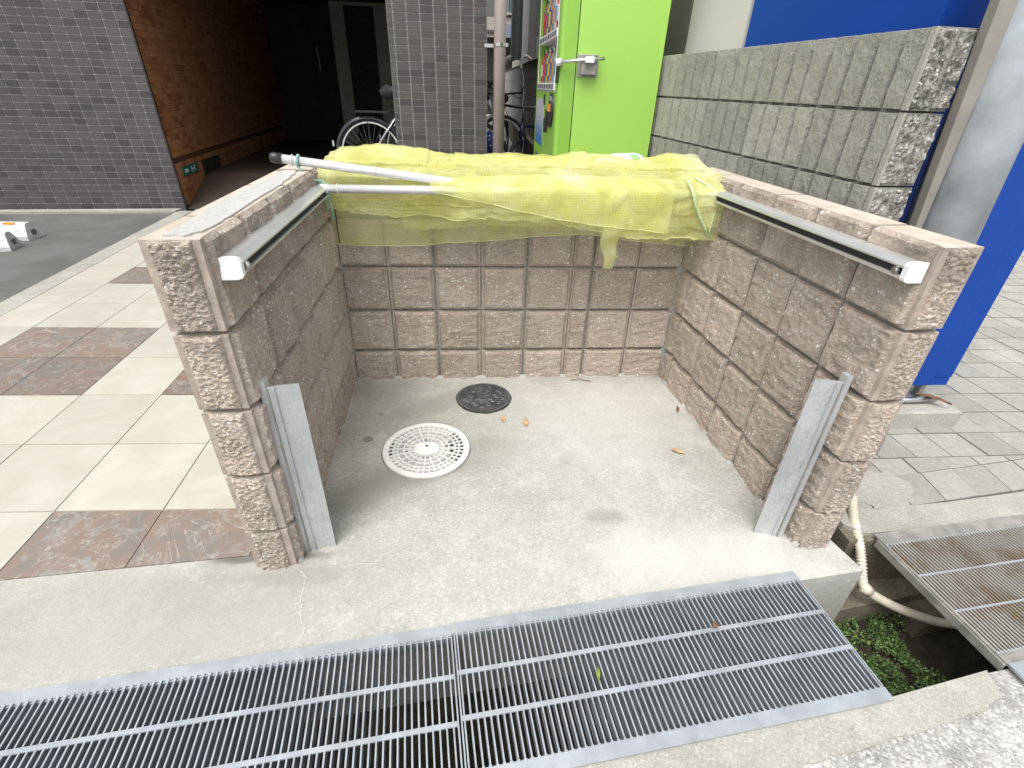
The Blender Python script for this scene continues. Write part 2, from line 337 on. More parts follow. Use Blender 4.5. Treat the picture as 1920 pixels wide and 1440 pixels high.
MAT['teal'] = plain('teal_cord', (.22, .40, .36), .7, var=.25, scale=150)
MAT['ygcord'] = plain('yellow_green_cord', (.52, .68, .38), .7, var=.3, scale=150)
MAT['tie'] = plain('beige_tie', (.72, .70, .58), .5, var=.1)
MAT['glass'] = None
n = N('display_glass'); n.b.inputs['Transmission Weight'].default_value = 0
tr = n.n('ShaderNodeBsdfTransparent'); gl = n.n('ShaderNodeBsdfGlossy'); gl.inputs['Roughness'].default_value = .03
mx = n.n('ShaderNodeMixShader'); mx.inputs[0].default_value = .07; n.l(tr.outputs[0], mx.inputs[1]); n.l(gl.outputs[0], mx.inputs[2]); n.l(mx.outputs[0], n.out.inputs[0])
MAT['glass'] = n.mat

# net
def m_net(nm, lo, hi, thr):
    n = N(nm); uvn = n.n('ShaderNodeUVMap'); uvn.uv_map = 'UVMap'
    sp = n.n('ShaderNodeSeparateXYZ'); n.l(uvn.outputs[0], sp.inputs[0])
    def thread_(sock, pitch):
        return n.ramp(n.math('ABSOLUTE', n.math('SUBTRACT', n.math('FRACT', n.math('DIVIDE', sock, pitch)), .5)), .16, .34)
    th = n.math('MAXIMUM', thread_(sp.outputs[0], .0055), thread_(sp.outputs[1], .0055))
    op = n.math('ADD', n.math('MULTIPLY', th, thr), n.ramp(n.noise(6, 5, .65, dist=.5), .35, .68, lo, hi))
    c = n.mix(n.ramp(n.noise(10, 5, .6), .3, .7), (.74, .74, .25), (.85, .85, .44))
    c = n.mix(n.ramp(n.noise(4, 4, .6), .5, .75, 0, .7), c, (.88, .87, .68))
    df = n.n('ShaderNodeBsdfDiffuse'); n.l(c, df.inputs[0]); tl = n.n('ShaderNodeBsdfTranslucent'); n.l(c, tl.inputs[0])
    bm_ = n.n('ShaderNodeBump'); bm_.inputs['Strength'].default_value = .5; bm_.inputs['Distance'].default_value = .006
    n.l(n.noise(14, 6, .6, n.stretch((.35, 1, 1.3)), .8), bm_.inputs['Height']); n.l(bm_.outputs[0], df.inputs['Normal'])
    m1 = n.n('ShaderNodeMixShader'); m1.inputs[0].default_value = .35; n.l(df.outputs[0], m1.inputs[1]); n.l(tl.outputs[0], m1.inputs[2])
    tp = n.n('ShaderNodeBsdfTransparent'); m2 = n.n('ShaderNodeMixShader'); n.l(op, m2.inputs[0]); n.l(tp.outputs[0], m2.inputs[1]); n.l(m1.outputs[0], m2.inputs[2])
    n.l(m2.outputs[0], n.out.inputs[0]); return n.mat
MAT['net'] = m_net('yellow_net', .22, .54, .30); MAT['net2'] = m_net('yellow_net_tight', .40, .7, .30); MAT['net1'] = m_net('yellow_net_single', .06, .22, .42)

# ================================================================== GROUND AND SETTING
GZ = -.15
def ga(x): return -1.173+.1138*(x-1.514)          # back edge line of the grates
def gb(x): return ga(x)-.367                      # road edge line of the grates
tag(MB().box((-120, -120, -.62), (120, 120, -.56)).build('ground', MAT['ground']), kind='structure')
def tile_front(x): return -1.04+.083*(x+.112)
# concrete floor with its front apron, 0.3 m thick: its front face shows over the open drain
b = MB(); b.prism([(-6, tile_front(-6)), (-.068, tile_front(-.068)), (-.1, .12), (1.6, .12), (1.70, -.93), (1.70, -1.03), (1.735, -1.178), (1.514, ga(1.514)-.03), (-6, ga(-6)-.03)], -.56, GZ)
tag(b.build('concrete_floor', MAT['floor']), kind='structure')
# road
xs = [1.14, 1.275, 1.463, 1.608, 1.756, 1.827, 1.845, 1.846]; ys = [-1.660, -1.645, -1.612, -1.591, -1.565, -1.538, -1.505, -1.484]
pl = []
for i in range(len(xs)-1):
    for k in range(6):
        t = k/6; pl.append((xs[i]+(xs[i+1]-xs[i])*t+random.uniform(-.003, .003), ys[i]+(ys[i+1]-ys[i])*t+random.uniform(-.004, .004)))
pl.append((xs[-1], ys[-1]))
tag(MB().prism([(-30, gb(-30)-.14), (1.0, -1.672)]+pl+[(30, -1.484+.1138*28.1), (30, -30), (-30, -30)], -.56, GZ-.008).build('road', MAT['aggregate']), kind='structure')
pk = [(x, y-.003) for x, y in pl]
tag(MB().prism([(-30, gb(-30)-.146), (1.0, -1.676)]+pk+[(1.849, -1.479), (1.542, -1.529), (1.40, gb(1.4)+.03), (-30, gb(-30)+.03)], -.56, GZ-.003).build('road_kerb', MAT['kerb']), kind='structure')
# drain channel bottom
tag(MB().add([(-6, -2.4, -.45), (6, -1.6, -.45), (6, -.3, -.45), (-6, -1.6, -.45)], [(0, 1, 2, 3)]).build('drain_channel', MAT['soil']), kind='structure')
# asphalt lot, kerb
def ka(y): return -2.318-.0755*(y-.953)
tag(MB().prism([(-60, -6.5), (-6.0, tile_front(-6)), (ka(-1.5), -1.5), (ka(3.5), 3.5), (-2.5, 3.9), (-60, 3.9)], -.56, GZ-.012).build('asphalt_lot', MAT['asphalt']), kind='structure')
kb = tag(empty('kerb'), kind='structure')
y = -1.3
while y < 3.45:
    y1 = min(y+.6, 3.5); MB().prism([(ka(y+.003), y+.003), (ka(y+.003)+.14, y+.003), (ka(y1-.003)+.14, y1-.003), (ka(y1-.003), y1-.003)], -.3, GZ+.001).build('kerb_stone', MAT['kerb'], kb); y = y1
tag(MB().prism([(-6.5, 3.05), (-2.52, 3.45), (-2.5, 3.56), (-6.5, 3.15)], -.3, GZ+.012).build('wall_footing', MAT['kerb']), kind='structure')
# tiled paving
tp_ = tag(empty('tiled_paving'), kind='structure')
MB().prism([(ka(-1.3)+.14, tile_front(-2.2)), (-.068, tile_front(-.068)), (-.06, 0), (-.1, .3), (.0, 3.7), (ka(3.5)+.14, 3.7)], -.3, GZ-.004).build('tile_bed', MAT['grout'], tp_)
U = (.340, -.007); V_ = (-.0155, .352); O_ = (-.797, -.831)
def tp(i, j): return (O_[0]+i*U[0]+j*V_[0], O_[1]+i*U[1]+j*V_[1])
def clip(poly, f):
    out = []
    for k in range(len(poly)):
        p, q = poly[k], poly[(k+1) % len(poly)]; a, b_ = f(p), f(q)
        if a >= 0: out.append(p)
        if (a >= 0) != (b_ >= 0):
            t = a/(a-b_); out.append((p[0]+(q[0]-p[0])*t, p[1]+(q[1]-p[1])*t))
    return out
def rightlim(p): return -.085-.045*(p[1]+1.04)-p[0]
for j in range(-1, 13):
    for i in range(-6, 6):
        g = .0022
        q = [tp(i, j), tp(i+1, j), tp(i+1, j+1), tp(i, j+1)]
        cx = sum(a[0] for a in q)/4; cy = sum(a[1] for a in q)/4
        q = [(a[0]+(g if a[0] < cx else -g), a[1]+(g if a[1] < cy else -g)) for a in q]
        q = clip(q, lambda p: p[1]-tile_front(p[0])-.003); 
        if len(q) < 3: continue
        q = clip(q, lambda p: p[0]-ka(p[1])-.143)
        if len(q) < 3: continue
        q = clip(q, rightlim)
        if len(q) < 3: continue
        brown = (j == -1 and i >= 0) or (j in (2,) and (i <= -2 or i == 0)) or (j == 3 and i in (-2, -3)) or (j in (6, 7) and i >= -2 - (j == 6)) or (j == -1 and i <= -3) or (j in (10, 11) and i < -2)
        MB().prism(q, -.18, GZ+random.uniform(-.0004, .0006)).build('tile', MAT['slate' if brown else 'cream'], tp_)
# paver pavement (right)
pv = tag(empty('paver_pavement'), kind='structure')
MB().prism([(1.70, -.95), (7, -.33), (7, 6), (1.66, 6), (1.62, .0)], -.4, GZ-.006).build('paver_bed', MAT['joint'], pv)
qq = [(2.0+.17*math.cos(a)*(1+.25*mn.noise(Vector((math.cos(a)*2, math.sin(a)*2, 1)))), -.83+.09*math.sin(a)*(1+.3*mn.noise(Vector((math.cos(a)*3, math.sin(a)*3, 4))))) for a in [2*math.pi*i/60 for i in range(60)]]
MB().prism(qq, GZ+.001, GZ+.0045).build('mortar_smear', MAT['kerb'], pv)
cand = []
def addpav(poly):
    cx = sum(p[0] for p in poly)/len(poly); cy = sum(p[1] for p in poly)/len(poly)
    X, Y_, z = proj((cx, cy, GZ)); cand.append(((not (1500 < X < 2030 and 380 < Y_ < 1000)), z, poly))
for j in range(0, 26):
    y0 = -.671+j*.1525
    for i in range(0, 30):
        x0 = 1.705+i*.1545-.005*j
        if x0 > 6: continue
        addpav([(x0+.003, y0+.003), (x0+.1515, y0+.003), (x0+.1465, y0+.1495), (x0-.002, y0+.1495)])
for i in range(-3, 12):                     # narrow cut row and the front row along the kerb stones
    x0 = 2.257+i*.1445; sl_ = .134
    y0 = -.762+sl_*(x0-2.257); y1 = -.762+sl_*(x0+.1445-2.257)
    addpav([(x0+.002, y0+.002), (x0+.142, y1+.002), (x0+.142, -.674), (x0+.002, -.674)])
for i in range(-3, 14):
    x0 = 2.24+i*.147; a0 = -.906+sl_*(x0-2.24); a1 = a0+sl_*.147
    addpav([(x0+.002, a0), (x0+.145, a1), (x0+.165, a1+.143), (x0+.022, a0+.143)])
cand.sort(key=lambda c: (c[0], c[1])); rest = MB()
for k, (off, z, poly) in enumerate(cand):
    zz = GZ+random.uniform(-.002, .002)+.001
    if k < 280: 
        MB().prism(poly, GZ-.05, zz).build('paver', MAT['paver'], pv)
    else: rest.prism(poly, GZ-.05, zz)
tag(rest.build('paver_field', MAT['paver'], pv), kind='stuff')
# kerb stones in front of the pavers: back wall of the open drain
ks = [(1.79, -1.0), (1.84, -1.04), (2.0, -1.035), (8, -.36), (8, -.23), (2.24, -.915), (1.99, -.935), (1.78, -.935)]
tag(MB().prism(ks, -.56, GZ+.004).build('pavement_kerb', MAT['kerb']), kind='structure')
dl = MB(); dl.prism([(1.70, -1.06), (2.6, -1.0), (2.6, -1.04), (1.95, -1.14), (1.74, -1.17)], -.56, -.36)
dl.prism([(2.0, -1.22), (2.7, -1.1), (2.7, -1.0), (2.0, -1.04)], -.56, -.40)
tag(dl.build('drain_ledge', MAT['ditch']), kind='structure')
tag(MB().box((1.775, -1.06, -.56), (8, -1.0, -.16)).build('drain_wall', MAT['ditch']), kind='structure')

# ================================================================== BLOCK ENCLOSURE
Wd, DL_, DR_, XL, XR = 1.4936, 1.0765, 1.0857, .0423, 1.5846
def panel(mb, O, t, n_, w_, h_, nu=20, nv=20, depth=.014, amp=.0055, m=0, seed=0, anis=(26, 26, 45), lay=0.):
    """split-face panel standing proud of a plane: O corner, t along, n_ outward"""
    O, t, n_ = Vector(O), Vector(t), Vector(n_); vs = []; fs = []
    for j in range(nv+1):
        for i in range(nu+1):
            a, c_ = i/nu, j/nv
            p = O+t*(a*w_)+Vector((0, 0, 1))*(c_*h_)
            q = Vector((p.x*anis[0]+seed, p.y*anis[1], p.z*anis[2]))
            d = mn.fractal(q, .9, 2.1, 5)*amp
            d += mn.noise(Vector((p.x*9+seed, p.y*9, p.z*9)))*amp*.9
            ed = min(a*w_, (1-a)*w_, c_*h_, (1-c_)*h_)
            jit = mn.noise(Vector((p.x*60, p.y*60+seed, p.z*60)))*.0035
            k = max(0., min(1., (ed)/(.0075+jit))) if ed > 1e-6 else 0
            k = k**.6
            dd = (depth+d)*k if k > 0 else -.002
            off = n_*dd
            if 0 < i < nu and 0 < j < nv: off += t*(mn.noise(q*1.7)*.0015)
            vs.append(p+off)
    for j in range(nv):
        for i in range(nu):
            a = j*(nu+1)+i; fs.append((a, a+1, a+nu+2, a+nu+1))
    # orientation
    nrm = t.cross(Vector((0, 0, 1)))
    if nrm.dot(n_) < 0: fs = [f[::-1] for f in fs]
    mb.add(vs, fs, m)
enc = empty('block_enclosure', (0, 0, GZ), 0, 'three-sided low enclosure of pinkish brown rough concrete blocks', 'enclosure')
def cb(name, mb, mats, **k):
    o = mb.build(name, mats, None, **k); o.parent = enc; o.matrix_parent_inverse = Matrix.Translation((0, 0, -GZ)); return o
BM = [MAT['split'], MAT['smooth'], MAT['top'], MAT['split_end'], MAT['groove']]
courses = [(-.20, -.005), (.005, .195), (.205, .395), (.405, .595), (.605, .8)]
def wall_blocks(O, t, n_, length, th, cuts, grooves, end, thick_dir=-1):
    """O inner face start, t along wall, n_ toward the inside of the enclosure"""
    O, t, n_ = Vector(O), Vector(t).normalized(), Vector(n_).normalized()
    for ci, (z0, z1) in enumerate(courses):
        for k in range(len(cuts)-1):
            s0, s1 = cuts[k]+.005, cuts[k+1]-.005
            last = k == len(cuts)-2
            if last and end: s1 = cuts[k+1]
            mb = MB(); wob = random.uniform(-.0015, .0015)
            P0 = O+t*s0+n_*(wob-.002)+Vector((0, 0, z0))
            # core: smooth sides, separate top face material
            core = [P0-n_*.010, P0+t*(s1-s0)-n_*.010, P0+t*(s1-s0)-n_*th, P0-n_*th]
            zv = Vector((0, 0, z1-z0)); c8 = core+[p+zv for p in core]
            fl = [(0,3,2,1),(0,1,5,4),(1,2,6,5),(2,3,7,6),(3,0,4,7)]
            if t.cross(Vector((0,0,1))).dot(n_) < 0: fl = [f[::-1] for f in fl]
            mb.add(c8, fl[:-1] if True else fl, 1); mb.add(c8, [fl[1], fl[3]] if False else [fl[4]], 1)
            tf = (4,5,6,7)
            if (c8[5]-c8[4]).cross(c8[7]-c8[4]).z < 0: tf = tf[::-1]
            mb.add(c8, [tf], 2)
            ins = sorted([g for g in grooves if s0+.02 < g < s1-.02]); edges = [s0+.001]+sum([[g-.0085, g+.0085] for g in ins], [])+[s1-.001]
            if last and end: edges[-1] = s1-.011
            fcuts = [s0]+sum([[g-.003, g+.003] for g in ins], [])+[s1]
            for a, b_ in zip(fcuts[0::2], fcuts[1::2]):        # face shell, cut through at the false joints
                q8 = [O+t*a+n_*(wob-.002)+Vector((0, 0, z0)), O+t*b_+n_*(wob-.002)+Vector((0, 0, z0)), O+t*b_+n_*(wob-.0119)+Vector((0, 0, z0)), O+t*a+n_*(wob-.0119)+Vector((0, 0, z0))]
                q8 = q8+[p+zv for p in q8]; mb.add(q8, fl, 1); mb.add(q8, [tf], 2)
            for a, b_ in zip(edges[0::2], edges[1::2]):
                hh = (z1-z0)-(.002 if ci < 4 else .0); near = abs(a-length) < .5
                panel(mb, O+t*a+n_*(wob-.002)+Vector((0, 0, z0+.001)), t, n_, b_-a, hh, 22 if near else 16, 22 if near else 16, m=0, seed=random.uniform(0, 50), amp=.0045)
            if last and end:
                E0 = O+t*s1-n_*(th-.012)+Vector((0, 0, z0+.001))
                panel(mb, E0, n_, t, th-.012-.018, z1-z0-.001, 30, 56, depth=.012, amp=.0048, m=3, seed=random.uniform(0, 50), anis=(90, 90, 130))
            cb('block', mb, BM)
# back wall
wall_blocks((0, 0, 0), (1, 0, 0), (0, -1, 0), Wd, .12, [.0, .4, .8, 1.09, 1.49], [.2, .6, 1.0, 1.29], False)
tl = Vector((XL, -DL_, 0)).normalized(); nl = Vector((-tl.y, tl.x, 0))
LL = Vector((XL, -DL_, 0)).length
wall_blocks((0, 0, 0), tl, nl, LL, .112, [-.10, LL-1.0, LL-.6, LL-.2, LL], [LL-.8, LL-.4], True)
tr_ = Vector((XR-Wd, -DR_, 0)); LR = tr_.length; tr_.normalize(); nr = Vector((tr_.y, -tr_.x, 0))
wall_blocks((Wd, 0, 0), tr_, nr, LR, .10, [-.11, LR-1.0, LR-.6, LR-.2, LR], [LR-.8, LR-.4], True)
# mortar core (recessed joints)
mo = MB()
def mcore(O, t, n_, s0, s1, th, ins=.013):
    O, t, n_ = Vector(O), Vector(t).normalized(), Vector(n_).normalized(); P0 = O+t*s0-n_*ins+Vector((0, 0, -.2))
    mo.obox(P0, t*(s1-s0), -n_*(th-2*ins), Vector((0, 0, .99)))
mcore((0, 0, 0), (1, 0, 0), (0, -1, 0), .005, Wd-.005, .12); mcore((0, 0, 0), tl, nl, -.09, LL-.014, .108); mcore((Wd, 0, 0), tr_, nr, -.1, LR-.014, .096)
cb('mortar', mo, MAT['mortar'])
# cement patch along the top of the left wall
pp = [(-.036, -1.053), (.003, -1.06), (.024, -1.005), (.022, -.90), (.014, -.759), (.008, -.55), (-.006, -.4), (-.03, -.2), (-.075, -.19), (-.072, -.4), (-.066, -.679), (-.055, -.83), (-.042, -.954)]
q = []
for i in range(len(pp)):
    a, b_ = Vector(pp[i]), Vector(pp[(i+1) % len(pp)])
    for k in range(5):
        p = a.lerp(b_, k/5); q.append((p.x+random.uniform(-.004, .004), p.y+random.uniform(-.004, .004)))
cb('cement_patch', MB().prism(q, .799, .804), MAT['cement'])
# corner mortar fillets at the foot and in the back corners
cb('corner_joint', MB().prism([(-.0, -.012), (.016, .0), (-.01, .01)], GZ, .62), MAT['mortar'])
cb('corner_joint', MB().prism([(Wd+.012, -.03), (Wd-.026, .0), (Wd+.02, .01)], GZ, .62), MAT['mortar'])
fl_ = MB(); nseg = 70
def fillet(O, t, n_, s0, s1):
    O, t, n_ = Vector(O), Vector(t).normalized(), Vector(n_).normalized(); N_ = 60
    for i in range(N_):
        a = s0+(s1-s0)*i/N_; b_ = s0+(s1-s0)*(i+1)/N_
        def pr(s_):
            k = .003+.004*mn.noise(Vector((s_*14, O.x, 3)))+.004*mn.noise(Vector((s_*60, O.x, 3))); return O+t*s_+n_*(k+.012)+Vector((0, 0, GZ+.001)), O+t*s_+n_*.004+Vector((0, 0, GZ+.014+.006*mn.noise(Vector((s_*30, O.x, 9)))))
        p0, p1 = pr(a); p2, p3 = pr(b_); fl_.add([p0, p2, p3, p1], [(0, 1, 2, 3)])
fillet((0, 0, 0), (1, 0, 0), (0, -1, 0), 0, Wd); fillet((0, 0, 0), tl, nl, 0, LL); fillet((Wd, 0, 0), tr_, nr, 0, LR)
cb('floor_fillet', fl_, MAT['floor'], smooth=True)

# ------------------------------------------------------------------ rails
def rail(side):
    if side == 'L': O, t, n_, L0, L1 = Vector((0, 0, 0)), tl, nl, .11, LL-.035
    else: O, t, n_, L0, L1 = Vector((Wd, 0, 0)), tr_, nr, .09, LR-.025
    z0 = .712 if side == 'L' else .718; d = .046; h = .044
    root = empty('aluminium_rail', O+t*L1+Vector((0, 0, z0)), 0,
                 'slotted aluminium rail with white end cap on the left block wall' if side == 'L' else 'slotted aluminium rail with white end cap on the right block wall', 'rail', 'rails along the enclosure walls')
    inv = Matrix.Translation(-root.location)
    off = .006
    def prof(pts, s0, s1):
        mb = MB(); n = len(pts); v = []
        for s_ in (s0, s1):
            for (a, b_) in pts: v.append(O+t*s_+n_*(off+a)+Vector((0, 0, z0+b_)))
        mb.add(v, [tuple(range(n)), tuple(range(n, 2*n))[::-1]]+[(i, n+i, n+(i+1) % n, (i+1) % n) for i in range(n)]); return mb
    # C profile with rounded upper body; slot on the inner side
    c_ = [(0, 0), (d*.55, 0), (d*.9, .004), (d, .010), (d, .013), (d-.008, .013), (d-.008, .030), (d, .030), (d, .034), (d*.86, h-.003), (d*.66, h), (0, h)]
    o = prof(c_, L0, L1).build('channel', MAT['alu'], None, fixn=True); o.parent = root; o.matrix_parent_inverse = inv
    o = prof([(d-.0085, .0132), (d-.0065, .0132), (d-.0065, .0298), (d-.0085, .0298)], L0+.002, L1-.001).build('slot', MAT['dark_gap'], None, fixn=True); o.parent = root; o.matrix_parent_inverse = inv
    cp = [(-.001, -.001), (d*.7, -.001), (d-.003, .002), (d+.0005, .008), (d+.0005, h-.008), (d-.004, h-.001), (d*.7, h+.001), (-.001, h+.001)]
    o = prof(cp, L1, L1+.014).build('end_cap', MAT['white_pl'], None, fixn=True); o.parent = root; o.matrix_parent_inverse = inv
    c2 = O+t*(L1-.016)+n_*(off+d-.002)+Vector((0, 0, z0+.021)); mb = MB(); mb.tube([c2, c2+n_*.006], .009, 16); mb.tube([c2+n_*.006, c2+n_*.0085], .0055, 12)
    o = mb.build('bolt', MAT['chrome'], None); o.parent = root; o.matrix_parent_inverse = inv
rail('L'); rail('R')

# ------------------------------------------------------------------ guard plates
def plate(side):
    zt = .45
    if side == 'L': xa, xb, y, sgn = .050, .138, -1.022, 1; lab = 'scuffed aluminium guard plate upright against the left block pillar, flange on its left'
    else: xa, xb, y, sgn = 1.553, 1.468, -1.030, -1; lab = 'scuffed aluminium guard plate upright against the right block pillar, flange on its right'
    root = empty('guard_plate', (xa, y, GZ), 0, lab, 'guard plate', 'aluminium guard plates at the enclosure mouth')
    H = zt-GZ; w_ = xb-xa; n_ = 10
    mb = MB(); v = []
    prof = []
    for i in range(n_+1):
        a = i/n_; prof.append((w_*(.16+.84*a), .010*math.sin(a*math.pi*.5)*1.0-.006*(1-a)))
    back = [(p[0], p[1]+.003) for p in prof[::-1]]
    pts = prof+back; n = len(pts)
    for z in (0, H-.018): v += [(p[0], p[1], z+(.0 if z == 0 else 0)) for p in pts]
    mb.add(v, [tuple(range(n)), tuple(range(n, 2*n))[::-1]]+[(i, n+i, n+(i+1) % n, (i+1) % n) for i in range(n)])
    mb.build('plate_face', MAT['plate'], root, fixn=True)
    mb = MB(); x0, x1 = sorted((0, sgn*.0145)); mb.box((x0, -.010, 0), (x1, .016, H)); mb.build('flange', MAT['plate'], root)
    mb = MB(); x0, x1 = sorted((sgn*.030, sgn*.033)); mb.bbox((x0, -.0075, .001), (x1, .004, H-.019), .0008); mb.build('ridge', MAT['plate'], root)
    mb = MB(); x0, x1 = sorted((sgn*.0148, sgn*.018)); mb.box((x0, -.0085, 0), (x1, .010, H-.022)); mb.build('lip', MAT['old_galv'], root)
plate('L'); plate('R')

# ------------------------------------------------------------------ poles
P1a, P1b = Vector((.030, -.20, .744)), Vector((1.475, -.20, .746))
r1 = empty('crossbar_pole', P1a, 0, 'silver pole spanning straight across between the two rails, right end under the net', 'pole')
inv = Matrix.Translation(-P1a)
def addto(root, mb, name, mat_, smooth=True, **k):
    o = mb.build(name, mat_, None, smooth=smooth, **k); o.parent = root; o.matrix_parent_inverse = Matrix.Translation(-root.location); return o
d1 = (P1b-P1a).normalized()
addto(r1, MB().tube([P1a+d1*.03, P1b-d1*.03], .0145, 24), 'tube', MAT['pole_white'])
addto(r1, MB().tube([P1a-d1*.0, P1a+d1*.012, P1a+d1*.02, P1a+d1*.032], .01, 16, rf=[.012, .016, .0165, .016]), 'end_fitting', MAT['white_pl'])
addto(r1, MB().tube([P1b-d1*.032, P1b-d1*.02, P1b-d1*.012, P1b], .01, 16, rf=[.016, .0165, .016, .012]), 'end_fitting', MAT['white_pl'])
for s_ in (.065, .33, .84): addto(r1, MB().ring(P1a+d1*s_, d1, .0155, .0022, 20, 6), 'cable_tie', MAT['tie'])
P2a = Vector((-.105, -.205, .842)); P2b = at_y(960, 357, -.165)
r2 = empty('loose_pole', P2a, 0, 'silver pole with black end cap resting aslant on the left wall top', 'pole'); d2 = (P2b-P2a).normalized()
addto(r2, MB().tube([P2a+d2*.03, P2b], .0145, 24), 'tube', MAT['pole_white'])
addto(r2, MB().tube([P2a-d2*.008, P2a-d2*.004, P2a+d2*.004, P2a+d2*.03], .01, 20, rf=[.012, .0155, .0175, .0172]), 'end_cap', MAT['black_pl'])
for s_ in (.062, .335): addto(r2, MB().ring(P2a+d2*s_, d2, .0158, .0024, 20, 6), 'cable_tie', MAT['tie'])
# teal cord tying pole, rail and net at the left
q0 = P2a+d2*.082
pts = []
cc = empty('teal_cord', q0, 0, 'teal cord looped round the loose pole and tied down to the left rail', 'cord')
addto(cc, MB().ring(q0, d2, .018, .0045, 20, 8), 'loop', MAT['teal'])
kp = [q0+Vector((0, -.012, -.014)), q0+Vector((.006, -.01, -.03)), q0+Vector((.02, -.0, -.048)), q0+Vector((.045, .005, -.062)), q0+Vector((.07, .0, -.062)), q0+Vector((.082, -.004, -.09)), q0+Vector((.085, .0, -.14)), q0+Vector((.084, .02, -.20))]
addto(cc, MB().tube(kp, .004, 8), 'tail', MAT['teal'])

# ------------------------------------------------------------------ net
def cat(P_, t):
    n_ = len(P_)-1; x = max(0, min(n_-1e-6, t*n_)); i = int(x); f = x-i
    g = lambda k: np.array(P_[max(0, min(n_, k))], float)
    p0, p1, p2, p3 = g(i-1), g(i), g(i+1), g(i+2)
    return .5*((2*p1)+(-p0+p2)*f+(2*p0-5*p1+4*p2-p3)*f*f+(-p0+3*p1-3*p2+p3)*f**3)
def lerp_pts(x, xs, ys): return float(np.interp(x, xs, ys))
def sm(x, a, b): t = max(0, min(1, (x-a)/(b-a))); return t*t*(3-2*t)
def sheet(fn, x0, x1, nu, nv):
    mb = MB(); vs = []; uv = []
    for i in range(nu+1):
        lv = 0; prev = None
        for j in range(nv+1):
            p = fn(x0+(x1-x0)*i/nu, j/nv); 
            if prev is not None: lv += math.dist(p, prev)
            prev = p; vs.append(p); uv.append((x0+(x1-x0)*i/nu, lv))
    fs = [(i*(nv+1)+j, (i+1)*(nv+1)+j, (i+1)*(nv+1)+j+1, i*(nv+1)+j+1) for i in range(nu) for j in range(nv)]
    mb.add(vs, fs); mb.uv = uv; return mb
netroot = empty('yellow_net', (.75, -.05, .8), 0, 'crumpled yellow-green mesh net draped over the back wall and crossbar pole', 'net')
ztop_x = [.0, .05, .12, .2, .32, .42, .52, .60, .72, .80, .90, 1.0, 1.12, 1.25, 1.38, 1.47, 1.52]
ztop_z = [.822, .838, .846, .855, .848, .836, .828, .824, .834, .830, .828, .844, .842, .828, .846, .842, .815]
def wr(x, y, z, a=.006, s=1.): return a*(mn.fractal(Vector((x*6*s+y*5, y*17*s-x*1.2, z*16*s)), .75, 2.1, 5))
botL = lambda x: lerp_pts(x, [0, .2, .45, .8, 1.0, 1.3, 1.52], [.655, .635, .632, .62, .60, .565, .555])
def top_sheet(x, t):
    zt = lerp_pts(x, ztop_x, ztop_z)
    k = sm(x, .38, .56)
    zb = lerp_pts(x, [0, .15, .35, .55, .7, .85, 1.0, 1.15, 1.3, 1.44, 1.52], [.66, .640, .640, .648, .645, .640, .622, .60, .592, .59, .585])
    A = [(.135, .795), (.09, zt-.008), (.05, zt), (-.01, zt-.012), (-.07, .806), (-.13, .786), (-.165, .768), (-.16, .735), (-.125, .70), (-.115, zb+.03), (-.12, zb)]
    B = [(.135, .795), (.09, zt-.006), (.05, zt), (-.01, zt-.006), (-.08, .81), (-.15, .79), (-.20, .772), (-.2255, .752), (-.228, .71), (-.22, zb+.04), (-.215, zb-.006)]
    a, b_ = cat(A, t), cat(B, t); y, z = a*(1-k)+b_*k
    e = sm(t, 0, .08); dd = wr(x, t*1.1, 0, .010)*e
    q5 = t*30-x*5+4.5*mn.noise(Vector((x*2.3, t*1.6, 1))); fold = .016*(abs(math.sin(q5*.5))**.7-.5)*e*(.4+1.2*abs(mn.noise(Vector((x*3.1, t*3, 7)))+.3))
    if t > .8: z += (.012*mn.noise(Vector((x*9, 3, 8)))+.010*abs(mn.noise(Vector((x*26, 1, 8)))))*(t-.8)/.2
    near_pole = math.exp(-((t-.68)/.07)**2)
    y += (dd*.6-abs(fold)*.5)*(1-near_pole); z += (dd+fold*.6)*(1-.9*near_pole)
    if t < .45 and y > -.02 and -.13 < y: z = max(z, .808)
    xx = x+.01*mn.noise(Vector((t*5, x*4, 2)))
    return (xx, y, z)
def part(mb, name='net_fold', m=None, smooth=True, lab=None):
    o = mb.build(name, m or MAT['net'], None, smooth=smooth); o.parent = netroot; o.matrix_parent_inverse = Matrix.Translation(-netroot.location)
    if lab: o['label'] = lab
    return o
part(sheet(top_sheet, .015, 1.515, 220, 110), lab='upper fold of net lying over the wall top and pole')
def back_sheet(x, t):
    zb = lerp_pts(x, [0, .1, .3, .5, .7, .85, 1.0, 1.1, 1.2, 1.35, 1.5], [.505, .500, .500, .515, .53, .545, .555, .548, .533, .520, .51])
    P_ = [(.06, .823), (.01, .82), (-.022, .79), (-.03, .70), (-.034, .6), (-.036, zb)]
    y, z = cat(P_, t); d = wr(x, t*.7, 4, .006)*sm(t, .1, .4)
    y += -abs(d)-.006*abs(math.sin(x*9+t*2)); z += .004*mn.noise(Vector((x*12, 0, 3)))*t
    return (x, y, z)
part(sheet(back_sheet, .012, 1.485, 170, 50), m=MAT['net1'], lab='lower back fold of net hanging against the back wall')
def mid_sheet(x, t):
    zb = lerp_pts(x, [0, .1, .3, .5, .7, .85, 1.05, 1.2, 1.35, 1.5], [.60, .585, .58, .59, .598, .60, .605, .585, .56, .545])
    P_ = [(-.03, .812), (-.07, .80), (-.10, .75), (-.105, .68), (-.10, zb)]
    y, z = cat(P_, t); d = wr(x, t*.8, 9, .008)
    y += d-.008*math.sin(x*11-t*3)*t; z += d*.5
    return (x, y, z)
part(sheet(mid_sheet, .30, 1.50, 170, 50), m=MAT['net1'], lab='middle fold of net hanging behind the crossbar pole')
